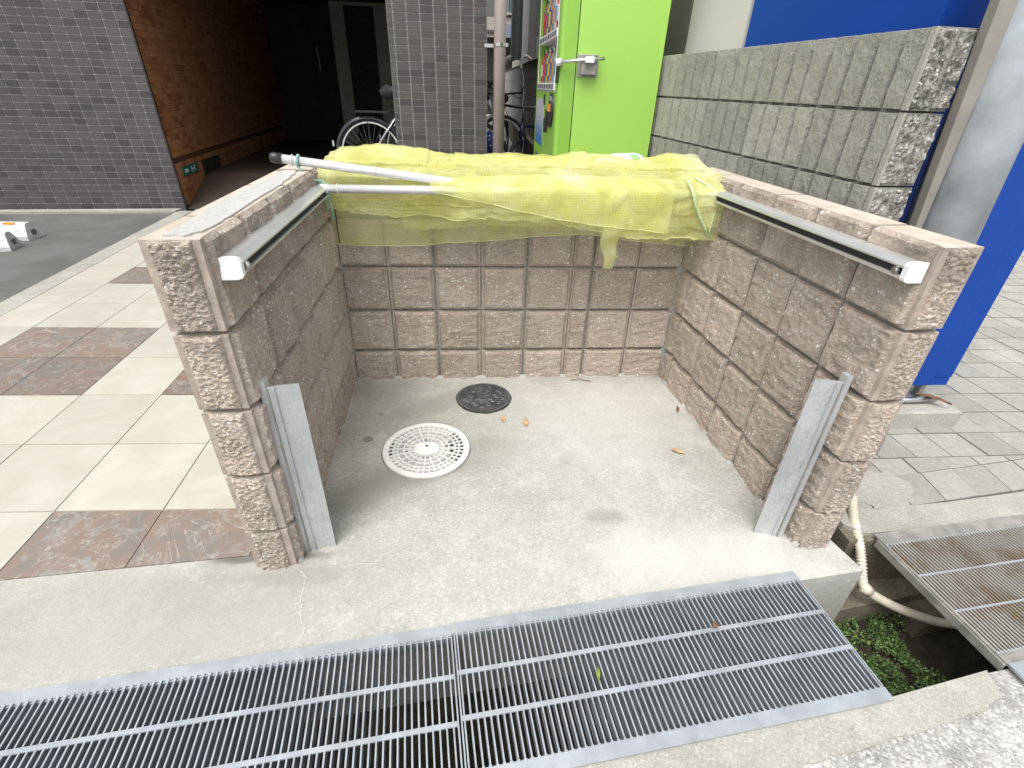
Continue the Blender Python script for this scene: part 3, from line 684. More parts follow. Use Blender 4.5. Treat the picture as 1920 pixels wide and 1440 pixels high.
def flap(x, t):        # pale doubled flap over the pole
    k = (x-.74)/(.30); L = .03+.115*k*(1.2-k*.35)
    P_ = [(-.15, .795), (-.205, .778), (-.2305, .756), (-.234, .72), (-.232, .756-L)]
    y, z = cat(P_, t); return (x, y-.002-.002*mn.noise(Vector((x*20, t*6, 4))), z)
part(sheet(flap, .74, 1.04, 60, 30), m=MAT['net1'])
def strip(x, t):
    a = (x-1.045)/.075; P_ = [(-.19, .785), (-.2305, .757), (-.2335, .70), (-.227, .62), (-.20, .56), (-.18, .505), (-.17, .452)]
    y, z = cat(P_, t); sh = .012*t+.028*sm(t, .55, .9); wdt = 1-.48*sm(t, .5, 1)
    z += (.010*mn.noise(Vector((x*90, 3, 1))) if t > .97 else 0)
    return (1.045+sh+a*.075*wdt+.004*math.sin(t*16), y-.003-.006*a*(1-a)*4-.003*math.sin(t*22+a*3), z)
part(sheet(strip, 1.045, 1.12, 14, 60), m=MAT['net2'], lab='torn frayed strip of net hanging down')
def diag(x, t):        # loose diagonal fold sweeping down to the right from the pole
    zl = lerp_pts(x, [.42, .6, .8, 1.0, 1.3], [.748, .715, .672, .640, .612]); zu = lerp_pts(x, [.42, .6, .8, 1.0, 1.3], [.765, .79, .80, .80, .79])
    P_ = [(-.155-.02*sm(x, .42, .6), zu), (-.215, .772), (-.2325, .752), (-.236, (zl+.75)/2), (-.233, zl)]
    y, z = cat(P_, t); return (x, y-.003-.004*abs(math.sin(x*17+t*5))*sm(t, .3, 1), z+.004*mn.noise(Vector((x*12, t*2, 5))))
part(sheet(diag, .42, 1.30, 110, 34), lab='diagonal fold of net crossing over the pole')
def crest(x, t):       # crumpled pale layer lying on top
    zt = lerp_pts(x, ztop_x, ztop_z); w5 = .9+.3*mn.noise(Vector((x*4, 2, 2)))
    P_ = [(.12, zt-.012), (.06, zt+.007), (.0, zt+.002), (-.06*w5, .822), (-.10*w5, .812)]
    y, z = cat(P_, t); return (x, y+.012*mn.noise(Vector((x*9, t*3, 1))), z+.006*abs(math.sin(x*23+t*6+3*mn.noise(Vector((x*4, 1, t)))))+.004*mn.noise(Vector((x*30, t*8, 0))))
part(sheet(crest, .50, 1.02, 90, 30), m=MAT['net1']); part(sheet(crest, .06, .40, 60, 30), m=MAT['net1']); part(sheet(crest, 1.20, 1.47, 50, 30), m=MAT['net1'])
for fn_, xa, xb in ((top_sheet, .02, .62), (top_sheet, .90, 1.50), (back_sheet, .02, 1.48), (diag, .43, 1.29)):
    part(MB().tube([Vector(fn_(xa+(xb-xa)*i/120, 1.0))+Vector((0, -.001, 0)) for i in range(121)], .0012, 5), 'hem_edge', MAT['net_edge'])
# frayed threads of the strip
fr_ = MB()
for k in range(26):
    t = random.uniform(.78, 1); p = Vector(strip(1.12 if k % 3 else 1.09, t)); e = p+Vector((random.uniform(.004, .018), random.uniform(-.004, .004), random.uniform(-.012, .006))); fr_.tube([p, (p+e)/2+Vector((0, 0, .002)), e], .0005, 3)
part(fr_, 'frayed_threads', MAT['ygcord'])
# right end: bunched hem with pale green cords, both running down from the pole end
def hem(x, t):
    th = t*2*math.pi; a = (x-1.34)/.16
    return (x, -.155-.060*a*math.cos(th)-.05*(1-a)+.004*mn.noise(Vector((x*30, t*9, 1))), .70+.07*math.sin(th)*(.55+.45*a)-.02)
hc1 = [at_y(*p) for p in [(1290, 338, -.2), (1296, 352, -.23), (1301, 368, -.245), (1304, 385, -.24), (1312, 407, -.235), (1322, 428, -.23), (1328, 443, -.225)]]
hc2 = [at_y(*p) for p in [(1305, 335, -.17), (1330, 350, -.19), (1343, 356, -.21), (1347, 370, -.215), (1344, 388, -.22), (1338, 405, -.222), (1332, 425, -.224), (1329, 444, -.225)]]
part(MB().tube(hc1, .0042, 8), 'hem_cord', MAT['ygcord']); part(MB().tube(hc2, .0042, 8), 'hem_cord', MAT['ygcord'])
def hem_sheet(x, t):
    a = x; p, q_ = Vector(tuple(cat([tuple(v) for v in hc1], t))), Vector(tuple(cat([tuple(v) for v in hc2], t)))
    r = p.lerp(q_, a); r.y += .018*math.sin(a*math.pi)*(1 - t*.5)+.004*mn.noise(Vector((a*5, t*6, 2))); return tuple(r)
part(sheet(hem_sheet, 0, 1, 16, 40), 'hem_fold')
part(MB().tube([(.02, -.17, .775), (.022, -.16, .74), (.03, -.15, .70), (.03, -.13, .66)], .0032, 6), 'hem_cord', MAT['teal'])
part(MB().tube([(.035, -.05, .66), (.032, -.045, .60), (.03, -.043, .55), (.032, -.045, .508)], .0022, 6), 'hem_cord', MAT['black_pl'])
# bag under the net on the wall top
bg_ = MB(); nu_, nv_ = 28, 14; vs = []; fs = []
for j in range(nv_+1):
    for i in range(nu_):
        th = 2*math.pi*i/nu_; ph = j/nv_*math.pi/2; rr = math.cos(ph); nn = 1+.12*mn.noise(Vector((math.cos(th)*2, math.sin(th)*2, ph*2)))
        vs.append((1.19+.125*rr*math.cos(th)*nn, .085+.05*rr*math.sin(th)*nn, .802+.046*math.sin(ph)*nn))
for j in range(nv_):
    for i in range(nu_): fs.append((j*nu_+i, j*nu_+(i+1) % nu_, (j+1)*nu_+(i+1) % nu_, (j+1)*nu_+i))
bg_.add(vs, fs); bag = empty('plastic_bag', (1.19, .085, .8), 0, 'white plastic bag with a green print under the net on the back wall', 'bag')
addto(bag, bg_, 'bag_body', MAT['bag'])
vs = []; fs = []
for j in range(5):
    for i in range(5):
        th = math.radians(-78+i*6); ph = math.radians(38+j*7); rr = math.cos(ph)
        vs.append((1.19+.127*rr*math.cos(th)*1.06, .085+.051*rr*math.sin(th)*1.06, .804+.047*math.sin(ph)*1.05))
for j in range(4):
    for i in range(4): fs.append((j*5+i, j*5+i+1, (j+1)*5+i+1, (j+1)*5+i))
addto(bag, MB().add(vs, fs), 'green_print', MAT['bag_g'])

# ------------------------------------------------------------------ drain covers
def disc(mb, c, r, z0, z1, n=72, m=0, jag=0.):
    mb.prism([(c[0]+(r+(random.uniform(-jag, jag)))*math.cos(2*math.pi*i/n), c[1]+(r+(random.uniform(-jag, jag)))*math.sin(2*math.pi*i/n)) for i in range(n)], z0, z1, m); return mb
def annulus(mb, c, r0, r1, z0, z1, a0=0, a1=2*math.pi, n=72, m=0):
    full = abs(a1-a0-2*math.pi) < 1e-6; N_ = n if full else n+1; v = []
    for i in range(N_):
        a = a0+(a1-a0)*i/n
        for r, z in ((r0, z0), (r1, z0), (r1, z1), (r0, z1)): v.append((c[0]+r*math.cos(a), c[1]+r*math.sin(a), z))
    f = []
    for i in range(n):
        j = (i+1) % N_
        for k in range(4): f.append((i*4+k, i*4+(k+1) % 4, j*4+(k+1) % 4, j*4+k))
    if not full: f += [(0, 3, 2, 1), (n*4, n*4+1, n*4+2, n*4+3)]
    mb.add(v, f, m); return mb
wc = (.378, -.556); wr_ = .166
wcv = empty('drain_cover', (wc[0], wc[1], GZ), 0, 'round white plastic drain cover with a slotted grid in the concrete floor', 'drain cover')
addto(wcv, annulus(MB(), wc, wr_+.001, wr_+.007, GZ-.002, GZ+.0015), 'frame_ring', MAT['old_galv'], False, fixn=True)
addto(wcv, disc(MB(), wc, wr_-.002, GZ-.001, GZ+.002), 'base_plate', MAT['cover_base'], False)
addto(wcv, annulus(MB(), wc, wr_*.87, wr_, GZ+.0021, GZ+.0095), 'rim', MAT['cover_w'], False, fixn=True)
for rr in (.765, .665, .52, .40): addto(wcv, annulus(MB(), wc, wr_*rr-.0022, wr_*rr+.0022, GZ+.0021, GZ+.0092, n=64), 'ring', MAT['cover_w'], False, fixn=True)
hb = MB(); hb.prism([(wc[0]+.046*math.copysign(abs(math.cos(a))**.75, math.cos(a)), wc[1]+.038*math.copysign(abs(math.sin(a))**.75, math.sin(a))) for a in [2*math.pi*i/40 for i in range(40)]], GZ+.0021, GZ+.0100)
addto(wcv, hb, 'hub', MAT['cover_w'], False)
hb = MB()
for q_ in ((-.02, .008, .006, .014), (-.006, .008, .012, .014), (.014, .008, .02, .014), (-.018, -.012, .004, .002), (.002, -.012, .018, -.004)):
    hb.bbox((wc[0]+min(q_[0], q_[2]), wc[1]+min(q_[1], q_[3]), GZ+.0101), (wc[0]+max(q_[0], q_[2]), wc[1]+max(q_[1], q_[3])+.003, GZ+.0112), .0004)
addto(wcv, hb, 'raised_mark', MAT['white_pl'], False)
def rib(r0, r1, a, wv=.004, z1=.0090, hole=None):
    ca, sa = math.cos(a), math.sin(a); u = Vector((ca, sa, 0)); v = Vector((-sa, ca, 0)); c0 = Vector((wc[0], wc[1], GZ+.0021))
    return MB().obox(c0+u*r0-v*wv/2, u*(r1-r0), v*wv, Vector((0, 0, z1-.0021)))
for k in range(20): addto(wcv, rib(.042, wr_*.66, 2*math.pi*k/20), 'rib', MAT['cover_w'], False)
for k in range(40): addto(wcv, rib(wr_*.66, wr_*.88, 2*math.pi*(k+.5)/40 if 0 else 2*math.pi*k/40, .0045), 'rib', MAT['cover_w'], False)
hl = MB()
for (r, a) in [(.6, 160), (.6, 178), (.6, 196), (.45, 178), (.45, 190), (.72, 5), (.6, 14), (.6, -6), (.6, -16), (.6, 25), (.48, 16), (.48, 6), (.36, 262), (.36, 280), (.36, 96), (.82, 172), (.82, 182), (.82, 192), (.82, 163)] + [(.72, a) for a in range(-30, 46, 9)]+[(.82, a) for a in range(-30, 46, 9)]:
    ww = .042 if r < .5 else .06; a0 = math.radians(a-3.5); annulus(hl, wc, wr_*(r-.045), wr_*(r+.04), GZ+.0021, GZ+.0026, a0, a0+math.radians(7 if r > .5 else 6), 3)
addto(wcv, hl, 'hole', MAT['dark_gap'], False, fixn=True)
bc = (.608, -.190); br_ = .126
bcv = empty('manhole_cover', (bc[0], bc[1], GZ), 0, 'small round black cast iron manhole cover near the back wall', 'manhole cover')
addto(bcv, disc(MB(), bc, br_, GZ-.002, GZ+.0025, 60, jag=.0018), 'frame_ring', MAT['iron'], False)
addto(bcv, disc(MB(), bc, br_*.93, GZ+.0026, GZ+.0045), 'cover_disc', MAT['iron'], False)
addto(bcv, annulus(MB(), bc, br_*.89, br_*.945, GZ+.0046, GZ+.0064), 'rim', MAT['iron_l'], False, fixn=True)
addto(bcv, annulus(MB(), bc, br_*.79, br_*.805, GZ+.0046, GZ+.0062), 'ring', MAT['iron_l'], False, fixn=True)
for row in range(-5, 6):
    for col in range(-5, 6):
        cx, cy = col*.019+(row % 2)*.0095, row*.0165
        if math.hypot(cx, cy) > br_*.73 or (abs(cx) < .042 and -.01 < cy < .075) or (abs(cx) < .024 and -.06 < cy < -.01): continue
        addto(bcv, MB().bbox((bc[0]+cx-.0085, bc[1]+cy-.0072, GZ+.0046), (bc[0]+cx+.0085, bc[1]+cy+.0072, GZ+.0060), .0008), 'raised_pad', MAT['iron_l' if (row+col) % 3 == 0 else 'iron'], False)
em = MB(); s0 = Vector((bc[0], bc[1]+.042, GZ+.0046))
for a, b_ in (((-.032, .028), (.032, .031)), ((-.032, -.03), (.032, -.027)), ((-.032, -.03), (-.029, .031)), ((.029, -.03), (.032, .031))): em.box((s0.x+a[0], s0.y+a[1], s0.z), (s0.x+b_[0], s0.y+b_[1], s0.z+.0028))
for sx in (-1, 1):
    em.obox(s0+Vector((0, -.026, 0)), Vector((sx*.027, .030, 0)), Vector((-sx*.004, .006, 0)), Vector((0, 0, .0028)))
    em.prism([(s0.x+sx*.004, s0.y+.008), (s0.x+sx*.022, s0.y+.012), (s0.x+sx*.02, s0.y+.024), (s0.x+sx*.006, s0.y+.02)], s0.z, s0.z+.0026)
addto(bcv, em, 'emblem', MAT['iron_l'], False)
em = MB(); s0 = Vector((bc[0], bc[1]-.036, GZ+.0046)); em.box((s0.x-.019, s0.y-.017, s0.z), (s0.x+.019, s0.y+.017, s0.z+.0012))
em.prism([(s0.x-.011, s0.y+.011), (s0.x+.011, s0.y+.011), (s0.x, s0.y-.012)], s0.z+.0012, s0.z+.003)
addto(bcv, em, 'small_emblem', MAT['iron_l'], False)

# ------------------------------------------------------------------ gratings
def grating(O, ang, length, width, pitch, barw, nrow, lab, mats, top=.004, framew=.030, flange=True, zt=GZ+.006, rodw=.0055):
    root = empty('drain_grating', (O[0], O[1], zt), ang, lab, 'drain grating', 'steel gratings over the roadside drain')
    # local x along the drain, local -y across it; z=0 top
    fm, bm2, cm = mats
    MB().box((0, -framew, -.005), (length, 0, 0)).build('frame_plate', fm, root)
    MB().box((0, -width, -.005), (length, -width+framew, 0)).build('frame_plate', fm, root)
    MB().box((0, -framew-.003, -.032), (length, -framew, -.0052)).build('side_bar', fm, root)
    MB().box((0, -width+framew, -.032), (length, -width+framew+.003, -.0052)).build('side_bar', fm, root)
    for x in (0, length-.0035): MB().box((x, -width+framew+.003, -.034), (x+.0035, -framew-.003, -.0003)).build('end_bar', fm, root)
    b_ = MB(); L0, L1 = -width+framew-.002, -framew+.002
    hw, hf = .0011, barw/2                                  # I-shaped bar: web and top flange
    b_.box((-hf, L0, -.0036), (hf, L1, -.0006)); b_.box((-hw, L0, -.026), (hw, L1, -.0036), 1); b_.box((-hf, L0, -.029), (hf, L1, -.026), 1)
    bar = b_.build('bar', [bm2, MAT['web']], root); nb = int((length-.012)/pitch)
    off = (length-nb*pitch)/2
    for k in range(nb+1):
        x = off+k*pitch
        if k == 0: bar.location = (x, 0, 0); continue
        instance(bar, (x, 0, 0), root)
    inner = width-2*framew
    for k in range(1, nrow):
        y = -framew-inner*k/nrow
        MB().box((.0035, y-rodw, -.004), (length-.0035, y+rodw, .0006)).build('cross_rod', cm, root)
    # weld beads along the frame plates
    wb = MB()
    for k in range(nb+1):
        x = off+k*pitch
        for y in (-framew, -width+framew):
            wb.bbox((x-.0035, y-.0035, -.001), (x+.0035, y+.0035, .0012), .0008)
    tag(wb.build('weld_beads', cm, root), kind='stuff')
    return root
angG = math.atan(.1138)
mg = (MAT['galv'], MAT['galv'], MAT['galv'])
grating((.503, ga(.503)), angG, 1.015, .366, .0149, .0036, 3, 'clean galvanised steel drain grating in front of the floor, right-hand one of the pair', mg)
grating((.503-1.012*math.cos(angG)-.40*math.cos(angG), ga(.503-1.412*math.cos(angG))-.004), angG, 1.408, .372, .0152, .0036, 3, 'clean galvanised steel drain grating at bottom left, left-hand one of the pair', mg, zt=GZ+.004)
gc = grating((1.856, -1.052), math.atan(.105), 1.5, .44, .0118, .0052, 3, 'weathered brownish steel drain grating beyond the open gap in the drain', (MAT['old_galv'], MAT['rusty'], MAT['galv']), framew=.045, zt=GZ+.012, rodw=.003)
MB().box((.0, -.475, -.004), (1.5, -.425, .003)).build('rest_plate', MAT['galv'], gc)
MB().box((-.007, -.425, -.030), (-.001, -.02, -.004)).build('end_flange', MAT['old_galv'], gc)

# ------------------------------------------------------------------ hose, moss
hp = [Vector(p) for p in [(1.862, -.915, -.10), (1.852, -.945, -.125), (1.835, -.99, -.148), (1.815, -1.055, -.17), (1.803, -1.10, -.20), (1.80, -1.135, -.245)]]
def resample(P_, n_): return [Vector(tuple(cat([tuple(p) for p in P_], i/n_))) for i in range(n_+1)]
hr = empty('drain_hose', hp[-1], 0, 'beige corrugated hose joined to a smooth pipe running into the open drain', 'hose')
rp = resample(hp, 150); addto(hr, MB().tube(rp, .01, 14, rf=[.0135+.0022*math.sin(i*2*math.pi/5) for i in range(151)]), 'corrugated_hose', MAT['hose'])
sp_ = [Vector(p) for p in [(1.80, -1.135, -.245), (1.803, -1.155, -.268), (1.83, -1.165, -.288), (1.90, -1.19, -.318), (1.98, -1.215, -.34), (2.07, -1.233, -.356), (2.3, -1.25, -.37), (2.7, -1.24, -.38)]]
addto(hr, MB().tube(resample(sp_, 50), .0145, 14), 'smooth_pipe', MAT['hose'])
c3 = Vector((1.806, -1.156, -.270)); addto(hr, MB().tube([c3-Vector((.010, -.004, -.008)), c3+Vector((.012, -.006, -.008))], .0185, 16), 'coupling', MAT['hose'])
def leafcloud(n_, f, mats, sz):
    mb = MB()
    for k in range(n_):
        x, y, z, s_ = f(); s_ *= random.uniform(.5, 1.2)*sz
        d = Vector((random.uniform(-1, 1), random.uniform(-1, 1), random.uniform(.0, .8))).normalized(); e = d.orthogonal().normalized()*.55; e.rotate(Matrix.Rotation(random.uniform(-.7, .7), 3, d))
        c = Vector((x, y, z)); mb.add([c, c+d*s_*.5+e*s_*.5, c+d*s_, c+d*s_*.5-e*s_*.5], [(0, 1, 2, 3)], random.random() < .35)
    return mb
def mossf():
    while True:
        x, y = random.uniform(1.45, 2.1), random.uniform(-1.50, -1.10)
        k = mn.noise(Vector((x*16, y*16, 0)))*.9+.42-abs(x-1.79)*1.5-.15*mn.noise(Vector((x*50, y*50, 2)))
        if y > ga(x)-.03+.0 and x < 1.74: continue
        if x > 1.98 and y < -1.2: continue
        if k > random.uniform(0, .25): break
    h = .03*max(0, 1-((x-1.80)/.15)**2-((y+1.35)/.12)**2)
    return x, y, -.448+h+random.uniform(0, .028), 1.
tag(leafcloud(7000, mossf, 0, .011).build('moss', [MAT['moss'], MAT['moss2']]), 'green moss and tiny weeds growing on the bottom of the open drain', 'moss', kind='stuff')

# ------------------------------------------------------------------ leaves, crack
def leafm(name, loc, ln, wd, ang, m, lab, curl=.004, grp='fallen leaves'):
    mb = MB(); n_ = 8; v = []; f = []
    for i in range(n_+1):
        a = i/n_; w_ = wd*math.sin(math.pi*min(1, a*1.02+.02))**.8; zc = curl*math.sin(a*math.pi)+.0015
        v += [((a-.5)*ln, -w_/2, zc+curl*.8), ((a-.5)*ln, 0, zc), ((a-.5)*ln, w_/2, zc+curl)]
    for i in range(n_): f += [(i*3, i*3+3, i*3+4, i*3+1), (i*3+1, i*3+4, i*3+5, i*3+2)]
    mb.add(v, f); o = mb.build(name, MAT[m], smooth=True); o.location = loc; o.rotation_euler = (0, 0, ang); tag(o, lab, 'leaf', grp); return o
leafm('fallen_leaf', (.686, -.362, GZ), .055, .018, 1.7, 'leaf', 'pale dry leaf lying just in front of the black manhole cover')
leafm('fallen_leaf', (.781, -.388, GZ), .065, .024, 1.45, 'leaf', 'tan dry leaf on the floor, a little right of the one at the manhole cover')
leafm('fallen_leaf', (1.365, -.605, GZ), .05, .022, -.6, 'leaf', 'curled tan leaf on the floor beside the right block wall')
leafm('fallen_leaf', (1.47, -.315, GZ+.004), .05, .012, 1.3, 'leaf_d', 'narrow brown leaf at the foot of the right block wall')
leafm('fallen_leaf', (1.20, -1.335, GZ+.008), .022, .016, .6, 'leaf_d', 'small brown leaf scrap caught in the right-hand clean grating')
leafm('fallen_leaf', (.86, -1.44, GZ+.004), .035, .010, 1.4, 'leaf_g', 'small yellow-green leaf stuck between the grating bars')
leafm('fallen_leaf', (2.55, -.42, -.045), .13, .03, -.7, 'leaf_d', 'brown withered leaf on the concrete slab under the blue machine', .008)
tw = MB(); tw.tube([(1.03, -.05, GZ+.006), (1.07, -.048, GZ+.012), (1.10, -.052, GZ+.006), (1.13, -.06, GZ+.005)], .0018, 5)
tag(tw.build('twig', MAT['leaf_d']), 'short brown twig lying at the foot of the back wall', 'twig')
ck = MB(); pts = [(.059, -1.10), (.078, -1.125), (.085, -1.158), (.082, -1.19), (.094, -1.215), (.10, -1.25), (.118, -1.275), (.122, -1.297)]
q = []
for i in range(len(pts)-1):
    for k in range(5): p = Vector(pts[i]).lerp(Vector(pts[i+1]), k/5); q.append((p.x+random.uniform(-.0025, .0025), p.y))
q += [(.122, -1.297)]
for i in range(len(q)-1):
    wa = .0016+.0012*random.random(); ck.add([(q[i][0]-wa, q[i][1], GZ+.0012), (q[i][0]+wa, q[i][1], GZ+.0012), (q[i+1][0]+wa, q[i+1][1], GZ+.0012), (q[i+1][0]-wa, q[i+1][1], GZ+.0012)], [(0, 3, 2, 1)])
for i in range(24):
    x = .12+i*.008; wa = .0008; yy = -1.085+.004*mn.noise(Vector((x*40, 0, 0))); y2 = -1.085+.004*mn.noise(Vector((x*40+.32, 0, 0)))
    ck.add([(x, yy-wa, GZ+.0012), (x+.008, y2-wa, GZ+.0012), (x+.008, y2+wa, GZ+.0012), (x, yy+wa, GZ+.0012)], [(0, 1, 2, 3)])
tag(ck.build('white_crack', MAT['cement']), kind='structure')

# ================================================================== GREY RIBBED BLOCK WALL
BO = Vector((1.797, -.571, 0)); bt = Vector((-.088, 1, 0)).normalized(); bn = Vector((-bt.y, bt.x, 0))  # bn toward -x (visible side)
gw = empty('ribbed_block_wall', (BO.x, BO.y, GZ), 0, 'tall weathered grey concrete wall of vertically ribbed blocks behind the right side of the enclosure', 'wall')
def ribblock(s0, s1, z0, z1, end):
    mb = MB(); th = .125
    P0 = BO+bt*(s0+.003)-bn*.012+Vector((0, 0, z0)); mb.obox(P0, bt*(s1-s0-.006), -bn*(th-.012), Vector((0, 0, z1-z0)), 0)
    k = int(round((s1-s0)/.095)); wr2 = (s1-s0-.006)/k
    for i in range(k):
        a = s0+.003+i*wr2+.007+random.uniform(-.002, .002); rw = wr2-.014
        st = a; 
        if end and i == 0: st = a+.016; rw -= .016
        nu_, nv_ = 6, 12; v = []; f = []
        for j in range(nv_+1):
            for ii in range(nu_+1):
                u_, c_ = (0, .05, .13, .5, .87, .95, 1)[ii], (0, .012, .04, .12, .25, .37, .5, .63, .75, .88, .96, .988, 1)[j]; p = BO+bt*(st+rw*u_)+Vector((0, 0, z0+.001+(z1-z0-.002)*c_))
                e = 0 if (ii in (0, nu_) or j in (0, nv_)) else 1
                d = .008+.0025*mn.fractal(p*22, .9, 2.1, 4) if e else (-.013 if ii in (0, nu_) else .0)
                v.append(p+bn*d+bt*(0 if e == 0 else .001*mn.noise(p*30)))
        for j in range(nv_):
            for ii in range(nu_): q_ = j*(nu_+1)+ii; f.append((q_, q_+nu_+1, q_+nu_+2, q_+1))
        mb.add(v, f, 0)
    if end:
        for a0, a1 in ((.004, .060), (.069, .121)):
            panel(mb, BO+bt*(s0+.004)-bn*a0+Vector((0, 0, z0+.002)), -bn, -bt, a1-a0, z1-z0-.004, 12, 26, depth=.012, amp=.011, m=1, seed=random.uniform(0, 40), anis=(45, 45, 45))
        mb.obox(BO+bt*(s0+.004)+bn*.0035+Vector((0, 0, z0)), bt*.018, -bn*.012, Vector((0, 0, z1-z0)), 2)
    o = mb.build('block', [MAT['blockgrey'], MAT['blockend'], MAT['kerb']], None, fixn=False); o.parent = gw; o.matrix_parent_inverse = Matrix.Translation(-gw.location)
Zt = 1.238
for cidx in range(7):
    z1 = Zt-.2*cidx; z0 = z1-.194
    s = 0.
    while s < 3.2:
        ribblock(s, s+.38, z0, z1, s == 0.); s += .38
mm = MB(); mm.obox(BO+bt*.03-bn*.011+Vector((0, 0, GZ)), bt*3.35, -bn*.108, Vector((0, 0, Zt-GZ-.006)))
o = mm.build('mortar', MAT['mortar']); o.parent = gw; o.matrix_parent_inverse = Matrix.Translation(-gw.location)

# ================================================================== BLUE MACHINE, SLAB, POLE
def machine_frame(name, loc, rz, lab, cat_='vending machine'): return empty(name, loc, rz, lab, cat_)
# plinth
pd = empty('concrete_base', (2.5, -.2, GZ), 0, 'low rectangular concrete base slab under the feet of the blue machine', 'concrete base')
o = MB().bbox((1.93, -.478, GZ+.001), (2.655, .70, -.068), .006).build('slab', MAT['kerb']); o.parent = pd; o.matrix_parent_inverse = Matrix.Translation(-pd.location)
bz = .02
bmn = empty('vending_machine', (1.93, -.4, -.068), math.atan(.088)*.0, 'plain blue vending machine on short metal feet, right of the galvanised pole', 'vending machine', 'vending machines')
def bpart(mb, name, m, root=bmn, **k):
    o = mb.build(name, m, None, **k); o.parent = root; o.matrix_parent_inverse = Matrix.Translation(-root.location); return o
bpart(MB().prism([(1.93, -.4), (2.523, -.4), (2.45, .62), (1.84, .62)], bz, 1.85), 'body', MAT['blue'])
bpart(MB().prism([(2.527, -.397), (2.60, -.4), (2.52, .62), (2.455, .62)], bz+.04, 1.85), 'door', MAT['blue'])
bpart(MB().prism([(2.523, -.399), (2.597, -.399), (2.52, .62), (2.45, .62)], bz, bz+.037), 'kick_panel', MAT['blue'])
bpart(MB().box((2.35, -.385, -.068), (2.56, -.345, -.056)).tube([(2.47, -.34, -.056), (2.47, -.34, bz)], .02, 12), 'foot', MAT['galv'])
bpart(MB().tube([(2.33, -.412, -.045), (2.57, -.412, -.045)], .012, 12), 'anchor_bar', MAT['chrome'], smooth=True)
bpart(MB().box((2.515, -.375, -.066), (2.535, -.345, bz)), 'foot', MAT['old_galv'])
wm = empty('vending_machine', (1.82, .66, GZ), 0, 'pale grey vending machine behind the ribbed wall, next to the blue one', 'vending machine', 'vending machines')
bpart(MB().prism([(1.836, .645), (2.5, .70), (2.42, 1.30), (1.79, 1.245)], GZ+.1, 1.95), 'body', MAT['white_paint'], wm)
bpart(MB().prism([(1.86, .68), (2.4, .72), (2.35, 1.26), (1.82, 1.2)], GZ, GZ+.1), 'base', MAT['dgrey'], wm)
dg = empty('metal_cabinet', (1.79, 1.27, GZ), 0, 'dark grey metal cabinet beyond the pale grey machine, behind the ribbed wall', 'cabinet')
bpart(MB().prism([(1.788, 1.26), (2.4, 1.30), (2.38, 1.39), (1.778, 1.355)], GZ, 2.1), 'side_frame', MAT['dgrey'], dg)
bpart(MB().prism([(1.782, 1.362), (2.4, 1.4), (2.36, 1.9), (1.74, 1.85)], GZ, 2.1), 'body', MAT['dgrey'], dg)
# galvanised pole, slightly leaning, and the beige steel channel beside it
gp = empty('steel_pole', (2.08, -.60, GZ), 0, 'thick galvanised steel pole standing between the ribbed wall and the blue machine', 'pole')
ba, bb = Vector((2.115, -.56, GZ)), Vector((1.985, -.56, 2.6)); dv = (bb-ba).normalized()
bpart(MB().tube([ba, bb], .10, 48, rf=[.104, .094]), 'shaft', MAT['galv_pole'], gp, smooth=True)
for z in (.78, 1.0, 1.09):
    bpart(MB().ring(ba+dv*((z-GZ)/dv.z), dv, .0982, .0012, 48, 6), 'seam', MAT['galv_pole'], gp)
sm_ = MB(); sm_.tube([ba+Vector((.052, -.085, 0)), bb+Vector((.048, -.078, 0))], .0016, 6); bpart(sm_, 'weld_seam', MAT['white_pl'], gp)
bc_ = empty('steel_channel_post', (1.95, -.60, GZ), 0, 'narrow beige grey steel channel upright tight along the left of the galvanised pole', 'post')
v0 = [(1.967, -.60, GZ), (1.977, -.60, GZ), (1.977, -.57, GZ), (1.967, -.57, GZ), (1.967, -.60, .5), (1.977, -.60, .5), (1.977, -.57, .5), (1.967, -.57, .5)]
v = v0[4:]+[(1.85, -.60, 2.0), (1.941, -.60, 2.0), (1.941, -.57, 2.0), (1.85, -.57, 2.0)]
bpart(MB().add(v0, [(0,3,2,1),(0,1,5,4),(1,2,6,5),(2,3,7,6),(3,0,4,7)]).add(v, [(0,3,2,1),(4,5,6,7),(0,1,5,4),(1,2,6,5),(2,3,7,6),(3,0,4,7)]), 'channel', MAT['beige_metal'], bc_)

# ================================================================== GREEN VENDING MACHINE
gx, gy, gW, gD = 1.045, 1.1, 1.03, .572
gm = empty('vending_machine', (gx, gy, GZ), 0, 'bright lime green drinks vending machine with a silver lock bar across its side', 'vending machine', 'vending machines')
def gpart(mb, name, m, parent=gm, **k):
    o = mb.build(name, m, None, **k); o.parent = parent
    o.matrix_parent_inverse = Matrix.Translation(-gm.location) if parent is gm else Matrix.Identity(4); return o
ZB, ZT_ = GZ+.10, 1.72
gpart(MB().box((gx+.098, gy, ZB), (gx+gD, gy+gW, ZT_)), 'body', MAT['green'])
gpart(MB().box((gx+.15, gy+.05, GZ), (gx+gD-.05, gy+gW-.05, ZB)), 'base', MAT['dgrey'])
